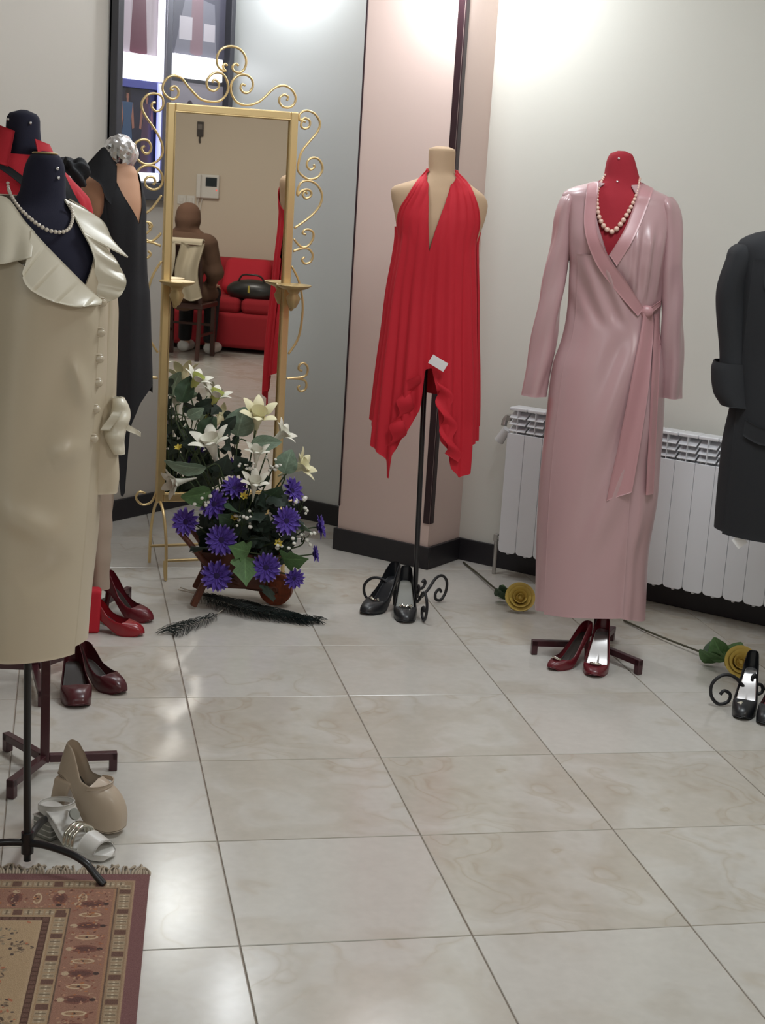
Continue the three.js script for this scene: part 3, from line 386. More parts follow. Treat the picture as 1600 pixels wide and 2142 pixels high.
// ================================================================ cream satin coat on the navy form (nearest, left)
const bA = [-2.337, -2.241];
{
  const f = form(bA, 'navy dress form on a black curved tripod, wearing the cream coat', { stand: 'curved', feet: [[-2.137, -2.28], [-2.47, -2.08], [-2.44, -2.42]], mat: M.navy, pole: -0.005, pins: [[0.045, 1.55], [0.047, 1.532]],
    rows: [[1.583, 0.015, 0.028, 0.01, 0.01], [1.579, -0.001, 0.043, 0.03, 0.03], [1.571, -0.010, 0.054, 0.04, 0.04], [1.551, -0.019, 0.061, 0.045, 0.045], [1.522, -0.025, 0.063, 0.048, 0.05], [1.493, -0.033, 0.064, 0.052, 0.056], [1.470, -0.06, 0.072, 0.062, 0.066], [1.45, -0.12, 0.10, 0.078, 0.08], [1.42, -0.155, 0.125, 0.095, 0.09], [1.36, -0.16, 0.14, 0.112, 0.098], [1.28, -0.155, 0.14, 0.115, 0.095], [1.1, -0.14, 0.13, 0.1, 0.085], [0.9, -0.16, 0.12, 0.11, 0.1], [0.85, -0.15, 0.11, 0.1, 0.1]] });
  part('neck_trim', sweep([0, 1, 2, 3, 4, 5, 6, 7, 8].map(k => { const a = k / 8 * 2 * PI; return [0.021 + 0.024 * cos(a), 1.5785 + 0.001 * sin(a), 0.032 * sin(a)]; }), 0.0022, 40, 6), M.goldDull, f.t);
  const P = profile([[1.50, -0.10, 0.064, 0.062, 0.066], [1.49, -0.138, 0.072, 0.070, 0.072], [1.471, -0.170, 0.106, 0.084, 0.086], [1.433, -0.186, 0.134, 0.106, 0.1], [1.366, -0.186, 0.154, 0.126, 0.11], [1.267, -0.182, 0.158, 0.132, 0.11], [1.208, -0.181, 0.158, 0.130, 0.108], [1.107, -0.186, 0.155, 0.128, 0.11], [1.005, -0.191, 0.150, 0.130, 0.118], [0.901, -0.201, 0.146, 0.134, 0.125], [0.797, -0.211, 0.143, 0.136, 0.13], [0.656, -0.222, 0.130, 0.136, 0.13], [0.50, -0.228, 0.120, 0.136, 0.13]]);
  const t = garment('satin_coat', 'cream satin button coat with wide ruffled collar on the near navy form', 'coat', bA);
  const vT = [[-1, 1.47], [-0.6, 1.49], [-0.2, 1.487], [0.0, 1.465], [0.09, 1.439], [0.245, 1.395], [0.46, 1.359], [0.69, 1.319], [0.79, 1.361], [0.9, 1.42], [1, 1.47]];
  const crease = (x, h, x0, h0, x1, h1, w) => { const dx = x1 - x0, dh = h1 - h0, t = max(0, min(1, ((x - x0) * dx + (h - h0) * dh) / (dx * dx + dh * dh))), d = hypot(x - x0 - dx * t, (h - h0 - dh * t)); return Math.exp(-d * d / (w * w)) * sin(PI * min(1, t * 0.9 + 0.1)); };
  const fold = (th, h) => { const x = cos(th), fr = max(0, sin(th)), X = x * 0.17 - 0.02; return fr * (0.017 * crease(X, h, 0.075, 1.17, 0.115, 1.06, 0.016) + 0.015 * crease(X, h, 0.04, 0.965, 0.12, 1.0, 0.022) + 0.011 * crease(X, h, -0.06, 0.87, 0.085, 0.795, 0.03) - 0.012 * crease(X, h, 0.0, 0.70, 0.10, 0.76, 0.03) + 0.008 * crease(X, h, 0.09, 1.285, 0.125, 1.21, 0.018)) + 0.002 * sin(th * 6 + h * 4) + fr * (0.005 * sin((h - 0.9) * 26 - x * 4) * sm(0.1, 0.6, x) * sm(0.7, 0.85, h) * (1 - sm(1.2, 1.3, h)) + 0.004 * sin(x * 5 - h * 9)); };
  part('body', wrap(P, { seg: 130, rings: 110, top: (th) => sin(th) > 0 ? lint(vT, cos(th)) : 1.49, bot: (th) => 0.542 + 0.006 * cos(th), fold, thick: 0.003 }), M.cream, t);
  const ed = [[0.54, 0.094], [0.656, 0.103], [0.9, 0.119], [1.005, 0.124], [1.29, 0.134]];
  part('front_panel', sheet((u, v) => { const q0 = lint(ed, 0.6), ht = lint([[-0.1, 1.41], [-0.02, 1.36], [0.03, 1.318], [0.13, 1.296]], lerp(-0.10, 0.13, u)), h = lerp(0.535, ht, v), xr = lint(ed, h), x = lerp(-0.10, xr, u), [l, r] = P(h), c = (l + r) / 2, a = (r - l) / 2, k = (x - c) / a; return onFront(P, x, h, -0.004 + 0.0075 * sm(0, 0.3, u) + (0.004 * sm(0, 0.3, u) + fold(Math.acos(max(-1, min(1, k))), h)) * sqrt(max(0, 1 - k * k)) + 0.004 * sm(0.1, 0.5, u)); }, 60, 90, { thick: 0.003, uv: [0.25, 0.8] }), M.cream, t);
  for (const [x, h] of [[0.137, 1.288], [0.135, 1.226], [0.134, 1.172], [0.132, 1.122], [0.128, 1.067], [0.125, 1.005]]) {
    const q = onFront(P, x, h, 0.012), g = new THREE.SphereGeometry(0.0115, 20, 14); g.scale(1, 0.85, 0.8); const m = part('button', g, M.cream, t); m.position.set(...q);
    part('loop', sweep([[-0.03, 0.004, 0.006], [-0.014, 0.008, 0.008], [0.004, 0.009, 0.004], [0.008, 0, 0.002], [0.0, -0.008, 0.004], [-0.016, -0.004, 0.008]], 0.0016, 20, 6), M.cream, m);
  }
  // collar: pleated left half and two tiers on the right
  part('collar', patch(P, [[-0.150, 1.468], [-0.09, 1.486], [-0.052, 1.487], [-0.020, 1.448], [0.002, 1.425]], [[-0.20, 1.40], [-0.12, 1.362], [-0.064, 1.362], [-0.030, 1.370], [-0.004, 1.378]], 0.012, 0.030, 60, 12, 0.003, 0.004, 2.5), M.creamLit, t);
  part('collar', sheet((u, v) => { const a = cr([[-0.004, 1.430], [0.028, 1.397], [0.065, 1.361], [0.106, 1.321], [0.137, 1.293]], u), c = cr([[-0.012, 1.374], [-0.021, 1.343], [-0.006, 1.316], [0.032, 1.296], [0.082, 1.284], [0.136, 1.287]], u), k = (u * 4.5) % 1; return onFront(P, lerp(a[0], c[0], v), lerp(a[1], c[1], v), lerp(0.016, 0.030, v) + v * 0.010 * (k < 0.85 ? k / 0.85 : (1 - k) / 0.15)); }, 140, 12, { thick: 0.003, uv: [0.3, 0.2] }), M.creamLit, t);
  const wing = (inner, outer, zi, zo, n) => sheet((u, v) => { const a = cr(inner, u), c = cr(outer, u); return [lerp(a[0], c[0], v), lerp(a[1], c[1], v), lerp(lerp(zi[0], zi[1], u), lerp(zo[0], zo[1], u), v) + 0.006 * v * sin(u * n)]; }, 60, 10, { thick: 0.003, uv: [0.2, 0.1] });
  part('collar', wing([[0.060, 1.490], [0.074, 1.468], [0.087, 1.445], [0.100, 1.422]], [[0.064, 1.488], [0.135, 1.452], [0.158, 1.414], [0.190, 1.380]], [0.02, 0.075], [0.0, 0.05], 5), M.creamLit, t);
  part('collar', wing([[0.095, 1.43], [0.112, 1.40], [0.122, 1.361], [0.108, 1.322], [0.138, 1.293]], [[0.140, 1.405], [0.166, 1.372], [0.186, 1.334], [0.178, 1.306], [0.146, 1.285]], [0.075, 0.075], [0.045, 0.07], 26), M.creamLit, t);
  const slv = (rw) => wrap(profile(rw), { top: rw[0][0], bot: rw[rw.length - 1][0], seg: 44, rings: 60, thick: 0.003, fold: (th, h) => 0.003 * sin(th * 5 + h * 12) });
  part('sleeve', slv([[1.465, 0.075, 0.100, 0.03, 0.03], [1.44, 0.07, 0.135, 0.045, 0.05], [1.366, 0.075, 0.160, 0.04, 0.055], [1.274, 0.095, 0.172, 0.036, 0.055], [1.214, 0.10, 0.172, 0.036, 0.055], [1.112, 0.105, 0.171, 0.036, 0.05], [1.05, 0.112, 0.172, 0.034, 0.045], [0.98, 0.108, 0.178, 0.034, 0.05], [0.91, 0.10, 0.186, 0.04, 0.055], [0.876, 0.10, 0.183, 0.04, 0.055]]), M.cream, t);
  part('sleeve', slv([[1.48, -0.135, -0.11, 0.03, 0.03], [1.455, -0.19, -0.11, 0.045, 0.05], [1.366, -0.245, -0.14, 0.055, 0.055], [1.2, -0.262, -0.165, 0.05, 0.055], [1.05, -0.265, -0.175, 0.045, 0.05], [0.9, -0.275, -0.17, 0.05, 0.055]]), M.cream, t);
  const bow = part('bow', sheet((u, v) => { const a = u * 2 * PI; return [0.178 + 0.022 * cos(a) * (0.5 + 0.5 * sin(v * PI)) + 0.006 * sin(v * 7), lerp(1.085, 0.965, v), 0.03 + 0.03 * sin(a) * (0.4 + 0.6 * sin(v * PI)) + 0.004 * sin(v * 21)]; }, 24, 30, { closeU: true, thick: 0.003 }), M.creamLit, t);
  part('ribbon_tail', sheet((u, v) => [lerp(0.190, 0.226, v), lerp(1.028, 1.008, v) + (u - 0.5) * 0.016 * (1 - 0.4 * v), 0.04 + 0.004 * sin(v * 6)], 3, 14, { thick: 0.002 }), M.creamLit, bow);
  part('ribbon_tail', sheet((u, v) => [lerp(0.175, 0.150, v) + (u - 0.5) * 0.02, lerp(1.06, 1.02, v), 0.066 + 0.004 * sin(v * 6)], 3, 14, { thick: 0.002 }), M.creamLit, bow);
  necklace('ivory pearl necklace around the near navy form neck', bA, profile([[1.52, -0.04, 0.075, 0.052, 0.05], [1.50, -0.052, 0.078, 0.06, 0.05], [1.46, -0.075, 0.085, 0.075, 0.06], [1.42, -0.14, 0.12, 0.10, 0.08]]), [[-0.052, 1.515], [-0.048, 1.498], [-0.029, 1.47], [-0.001, 1.446], [0.027, 1.43], [0.056, 1.427], [0.072, 1.438], [0.077, 1.46], [0.070, 1.485]], 0.0036, 0.0044, M.pearl, 0.013);
}

// ================================================================ red coat on the second navy form
const bB = [-2.705, -2.652];
{
  const f = form(bB, 'navy dress form on a maroon stand behind the cream coat', { stand: 'square', feet: [[-2.578, -2.789], [-2.644, -2.474], [-2.894, -2.692]], mat: M.navy, pins: [[-0.052, 1.645], [-0.102, 1.65], [-0.033, 1.60]],
    rows: [[1.675, -0.075, -0.060, 0.01, 0.01], [1.668, -0.098, -0.040, 0.034, 0.034], [1.658, -0.106, -0.031, 0.04, 0.04], [1.63, -0.109, -0.029, 0.044, 0.046], [1.598, -0.114, -0.025, 0.048, 0.05], [1.565, -0.123, -0.016, 0.054, 0.056], [1.535, -0.18, 0.01, 0.07, 0.07], [1.50, -0.22, 0.06, 0.09, 0.085], [1.42, -0.225, 0.075, 0.11, 0.09], [1.2, -0.2, 0.06, 0.09, 0.08], [1.0, -0.22, 0.08, 0.1, 0.1], [0.92, -0.21, 0.07, 0.1, 0.1]] });
  const P = profile([[1.575, -0.130, -0.010, 0.060, 0.062], [1.563, -0.165, 0.0, 0.068, 0.07], [1.518, -0.242, 0.046, 0.088, 0.088], [1.485, -0.253, 0.078, 0.102, 0.098], [1.43, -0.253, 0.092, 0.118, 0.1], [1.259, -0.243, 0.084, 0.115, 0.1], [1.1, -0.235, 0.08, 0.11, 0.1], [0.9, -0.262, 0.1, 0.125, 0.12], [0.6, -0.28, 0.095, 0.13, 0.13], [0.3, -0.295, 0.08, 0.13, 0.13]]);
  const t = garment('red_coat', 'red coat with black straps and wide collar behind the cream coat', 'coat', bB);
  part('body', wrap(P, { seg: 90, rings: 80, top: 1.572, bot: (th) => 0.40 - 0.075 * sm(0.6, 1, -cos(th)), thick: 0.003, fold: foldsOf(6, 0.003) }), M.redCoat, t);
  part('collar', sheet((u, v) => { const th = -PI * 1.40 + u * PI * 1.75, k = 1 - 0.12 * v; return [-0.068 + (0.060 + 0.045 * (1 - v)) * cos(th), lerp(1.545, 1.628, v) - 0.028 * cos(th) * (1 - v * 0.3) - 0.01, 0.012 + (0.056 + 0.05 * (1 - v)) * sin(th) * k]; }, 60, 12, { thick: 0.003 }), M.redCoat, t);
  const ribbon = (pts, w, off) => sheet((u, v) => { const [x, h] = cr(pts, v); return onFront(P, x + (u - 0.5) * w, h + (u - 0.5) * w * 0.6, off); }, 3, 30, { thick: 0.0025 });
  part('strap', ribbon([[-0.16, 1.565], [-0.10, 1.535], [-0.04, 1.49], [0.0, 1.44]], 0.016, 0.012), M.black, t);
  part('strap', ribbon([[0.0, 1.56], [0.030, 1.50], [0.058, 1.45], [0.08, 1.40]], 0.022, 0.010), M.black, t);
  const sl = (rw) => wrap(profile(rw), { top: rw[0][0], bot: rw[rw.length - 1][0], seg: 40, rings: 40, thick: 0.003, fold: foldsOf(5, 0.003) });
  part('sleeve', sl([[1.505, 0.03, 0.055, 0.03, 0.03], [1.48, 0.02, 0.085, 0.05, 0.05], [1.4, 0.03, 0.1, 0.05, 0.05], [1.2, 0.04, 0.105, 0.045, 0.045], [0.95, 0.05, 0.11, 0.04, 0.04]]), M.redCoat, t);
  part('sleeve', sl([[1.525, -0.22, -0.19, 0.03, 0.03], [1.49, -0.275, -0.19, 0.05, 0.05], [1.4, -0.30, -0.21, 0.05, 0.05], [1.2, -0.31, -0.22, 0.045, 0.045], [0.95, -0.315, -0.24, 0.04, 0.04]]), M.redCoat, t);
}

// ================================================================ long red dress with a black bow, mostly hidden
const bC = [-3.255, -3.143];
{
  form(bC, 'dark dress form on a low maroon stand, almost hidden behind the red coat', { stand: 'square', feet: [[-3.06, -2.985], [-3.47, -2.99], [-3.27, -3.4]], mat: M.darkBust, pole: 0.0,
    rows: [[1.57, 0.06, 0.085, 0.01, 0.01], [1.56, 0.045, 0.105, 0.03, 0.03], [1.50, 0.035, 0.11, 0.045, 0.045], [1.46, -0.02, 0.115, 0.06, 0.06], [1.42, -0.10, 0.12, 0.08, 0.08], [1.3, -0.11, 0.12, 0.1, 0.085], [1.1, -0.09, 0.11, 0.085, 0.075], [0.95, -0.1, 0.11, 0.1, 0.1]] });
  const P = profile([[1.47, -0.025, 0.12, 0.07, 0.07], [1.42, -0.11, 0.128, 0.088, 0.088], [1.3, -0.12, 0.13, 0.11, 0.095], [1.1, -0.1, 0.12, 0.095, 0.085], [0.9, -0.12, 0.13, 0.115, 0.115], [0.5, -0.125, 0.13, 0.125, 0.125]]);
  const t = garment('red_dress', 'red dress with a black bow at the neck, almost hidden behind the red coat', 'dress', bC);
  part('skirt', wrap(P, { seg: 90, rings: 60, top: 1.455, bot: 0.52, thick: 0.003, fold: foldsOf(7, 0.004) }), M.redCoat, t);
  const bw = part('bow', (() => { const g = new THREE.SphereGeometry(1, 28, 20), p = g.attributes.position; for (let i = 0; i < p.count; i++) { const x = p.getX(i), y = p.getY(i), z = p.getZ(i), k = 1 + 0.16 * sin(x * 7 + y * 5) + 0.1 * sin(z * 9 - y * 6); p.setXYZ(i, x * 0.042 * k + 0.092, y * 0.042 * k + 1.525, z * 0.05 * k + 0.04); } g.computeVertexNormals(); return g; })(), M.black, t);
  const tg = rbox(0.013, 0.026, 0.002, 0.0005); tg.rotateZ(0.6); tg.translate(0.083, 1.507, 0.105); part('price_tag', tg, M.tag, bw);
}

// ================================================================ black tunic and beige trousers on the foil-necked form
const bD = [-3.536, -3.786];
{
  const rows = [[1.56, -0.05, 0.03, 0.04, 0.04], [1.535, -0.075, 0.045, 0.05, 0.05], [1.515, -0.118, 0.05, 0.06, 0.06], [1.493, -0.134, 0.056, 0.07, 0.066], [1.432, -0.130, 0.070, 0.085, 0.07], [1.349, -0.114, 0.074, 0.09, 0.07], [1.203, -0.092, 0.075, 0.08, 0.065], [1.0, -0.09, 0.09, 0.09, 0.085], [0.92, -0.08, 0.08, 0.085, 0.08]];
  const f = form(bD, 'skin-toned dress form with neck wrapped in crumpled silver foil', { stand: 'square', pole: -0.055, feet: [[-3.73, -3.70], [-3.64, -3.98], [-3.47, -3.70]], mat: M.skin, rows });
  const foil = (() => { let g = mergeVertices(new THREE.IcosahedronGeometry(1, 5)); const p = g.attributes.position; for (let i = 0; i < p.count; i++) { const x = p.getX(i), y = p.getY(i), z = p.getZ(i), k = 1 + 0.16 * (abs(fbm(x * 3 + 9, y * 3 + z * 4, 3) - 0.5) * 2 - 0.4) + 0.10 * (vnoise(x * 7 + z * 5, y * 8 + 3) - 0.5); p.setXYZ(i, x * 0.059 * k - 0.012, y * 0.066 * k * (y < 0 ? 1.05 : 0.9) + 1.592, z * 0.05 * k); } g = g.toNonIndexed(); g.computeVertexNormals(); return g; })();
  part('foil_wrap', foil, std(lin(0.82, 0.82, 0.84), 0.2, { metalness: 1 }), f.t);
  const P = profile([[1.56, -0.085, 0.045, 0.058, 0.058], [1.532, -0.13, 0.05, 0.066, 0.066], [1.493, -0.14, 0.060, 0.078, 0.074], [1.432, -0.136, 0.076, 0.092, 0.078], [1.349, -0.12, 0.080, 0.098, 0.08], [1.203, -0.10, 0.088, 0.096, 0.08], [1.128, -0.10, 0.099, 0.1, 0.085], [0.979, -0.105, 0.108, 0.11, 0.1], [0.819, -0.11, 0.117, 0.118, 0.11], [0.60, -0.115, 0.122, 0.12, 0.11], [0.4, -0.115, 0.122, 0.12, 0.11]]);
  const t = garment('black_tunic', 'sleeveless black tunic with slanted hem on the foil-necked form', 'tunic', bD);
  const tp = [[-1, 1.42], [-0.85, 1.36], [-0.45, 1.375], [-0.28, 1.46], [-0.34, 1.50], [-0.30, 1.545], [0.0, 1.545], [0.1, 1.53], [0.35, 1.46], [0.78, 1.365], [0.9, 1.42], [1, 1.50]];
  const hem = [[-1, 0.76], [-0.2, 0.74], [0.12, 0.46], [0.22, 0.46], [0.34, 0.70], [0.60, 0.775], [1, 0.835]];
  part('body', wrap(P, { seg: 110, rings: 80, top: (th) => sin(th) > 0 ? lint([[-1, 1.40], [-0.8, 1.365], [-0.55, 1.37], [-0.34, 1.40], [-0.24, 1.44], [-0.17, 1.545], [0.05, 1.545], [0.35, 1.46], [0.78, 1.365], [0.9, 1.42], [1, 1.50]], cos(th)) : 1.53, bot: (th) => sin(th) > 0 ? lint(hem, cos(th)) : 0.8, thick: 0.002, fold: foldsOf(8, 0.003) }), M.black, t);
  part('collar', sheet((u, v) => { const a = lerp(-0.128, -0.020, u), top = lint([[0, 1.535], [0.55, 1.606], [0.65, 1.608], [1, 1.55]], u), bot = lint([[0, 1.522], [0.15, 1.516], [0.54, 1.490], [0.69, 1.445], [1, 1.41]], u); return [a, lerp(bot, top, v), 0.070 + 0.024 * sin(u * 2.2) - 0.02 * v]; }, 16, 8, { thick: 0.003 }), M.black, t);
  const tr = garment('trousers', 'beige trousers under the black tunic', 'trousers', bD);
  const leg = (c, z, h0) => { const g = wrap(profile([[0.90, c - 0.055, c + 0.055, 0.06, 0.06], [0.6, c - 0.042, c + 0.042, 0.048, 0.048], [0.3, c - 0.034, c + 0.034, 0.042, 0.042], [h0, c - 0.030, c + 0.030, 0.04, 0.04]]), { top: 0.90, bot: h0, seg: 40, rings: 40, thick: 0.002, fold: (th, h) => 0.002 * sin(h * 60) * sm(0.5, 0.4, h) + 0.002 * sin(th * 4) }); g.translate(0, 0, z); return g; };
  part('leg', leg(-0.046, 0.065, 0.125), M.beige, tr); part('leg', leg(-0.065, -0.07, 0.12), M.beige, tr);
}

// ================================================================ charcoal coat at the right edge
const bG = [-1.419, -4.525];
{
  const f = form(bG, 'dress form on a black iron scroll stand under the charcoal coat', { stand: 'scroll', scroll: 1.3, feet: [[-1.555, -4.40], [-1.29, -4.43], [-1.42, -4.70]], mat: M.darkBust, pole: -0.01,
    rows: [[1.60, -0.05, -0.02, 0.01, 0.01], [1.59, -0.08, 0.01, 0.035, 0.035], [1.52, -0.09, 0.02, 0.045, 0.045], [1.47, -0.14, 0.06, 0.06, 0.06], [1.43, -0.2, 0.12, 0.08, 0.08], [1.3, -0.19, 0.12, 0.1, 0.085], [1.1, -0.17, 0.1, 0.085, 0.075], [0.95, -0.18, 0.12, 0.1, 0.1]] });
  const P = profile([[1.49, -0.13, 0.06, 0.066, 0.066], [1.475, -0.19, 0.11, 0.076, 0.076], [1.445, -0.24, 0.16, 0.092, 0.09], [1.389, -0.236, 0.158, 0.108, 0.096], [1.3, -0.225, 0.15, 0.116, 0.098], [1.1, -0.212, 0.142, 0.11, 0.095], [0.96, -0.215, 0.15, 0.116, 0.11], [0.843, -0.226, 0.165, 0.122, 0.12], [0.682, -0.224, 0.18, 0.128, 0.125], [0.55, -0.219, 0.19, 0.13, 0.125]]);
  const t = garment('charcoal_coat', 'charcoal coat with turned-back cuff, cut off by the right edge', 'coat', bG);
  part('body', wrap(P, { seg: 90, rings: 80, top: 1.485, bot: 0.565, thick: 0.003, fold: foldsOf(6, 0.003) }), M.coat, t);
  const fr = sheet((u, v) => { const h = lerp(0.56, 1.40, v), x = lerp(-0.19, -0.02, u); return onFront(P, x, h, 0.006); }, 20, 40, { thick: 0.003 }); part('front_panel', fr, M.coat, t);
  const sl = (rw) => wrap(profile(rw), { top: rw[0][0], bot: rw[rw.length - 1][0], seg: 40, rings: 50, thick: 0.003, fold: foldsOf(4, 0.003) });
  part('sleeve', sl([[1.455, -0.20, -0.17, 0.02, 0.02], [1.43, -0.258, -0.16, 0.05, 0.055], [1.389, -0.272, -0.165, 0.06, 0.06], [1.308, -0.290, -0.185, 0.06, 0.06], [1.244, -0.287, -0.185, 0.058, 0.058], [1.111, -0.264, -0.165, 0.06, 0.054], [1.03, -0.255, -0.15, 0.075, 0.045], [0.97, -0.24, -0.14, 0.085, 0.03]]), M.coat, t);
  part('cuff', sl([[1.085, -0.278, -0.16, 0.075, 0.06], [1.06, -0.284, -0.155, 0.082, 0.06], [0.99, -0.270, -0.14, 0.095, 0.05], [0.955, -0.245, -0.13, 0.1, 0.04]]), M.coat, t);
  part('sleeve', sl([[1.455, 0.09, 0.12, 0.02, 0.02], [1.43, 0.08, 0.185, 0.05, 0.055], [1.308, 0.11, 0.21, 0.06, 0.06], [1.1, 0.1, 0.2, 0.06, 0.055], [0.95, 0.09, 0.185, 0.06, 0.05]]), M.coat, t);
  part('lapel', patch(P, [[-0.09, 1.485], [-0.07, 1.36], [-0.03, 1.18]], [[-0.13, 1.47], [-0.15, 1.33], [-0.05, 1.17]], 0.012, 0.016, 24, 8, 0.004), M.coat, t);
  part('lapel', patch(P, [[0.02, 1.485], [0.0, 1.36], [-0.03, 1.18]], [[0.06, 1.47], [0.08, 1.33], [-0.01, 1.17]], 0.011, 0.015, 24, 8, 0.004), M.coat, t);
  for (const h of [1.12, 0.98, 0.84]) { const g = new THREE.SphereGeometry(0.012, 16, 10); g.scale(1, 1, 0.4); g.translate(...onFront(P, -0.045, h, 0.013)); part('button', g, M.blackPaint, t); }
  part('pocket_flap', sheet((u, v) => { const x = lerp(-0.16, -0.03, u); return onFront(P, x, 0.925 - 0.05 * v - 0.02 * sin(u * PI), 0.014); }, 14, 6, { thick: 0.004 }), M.coat, t);
  const tg = rbox(0.035, 0.035, 0.0012, 0.0005); tg.rotateZ(0.75); tg.translate(-0.135, 0.548, 0.10); part('price_tag', tg, M.tag, t);
}

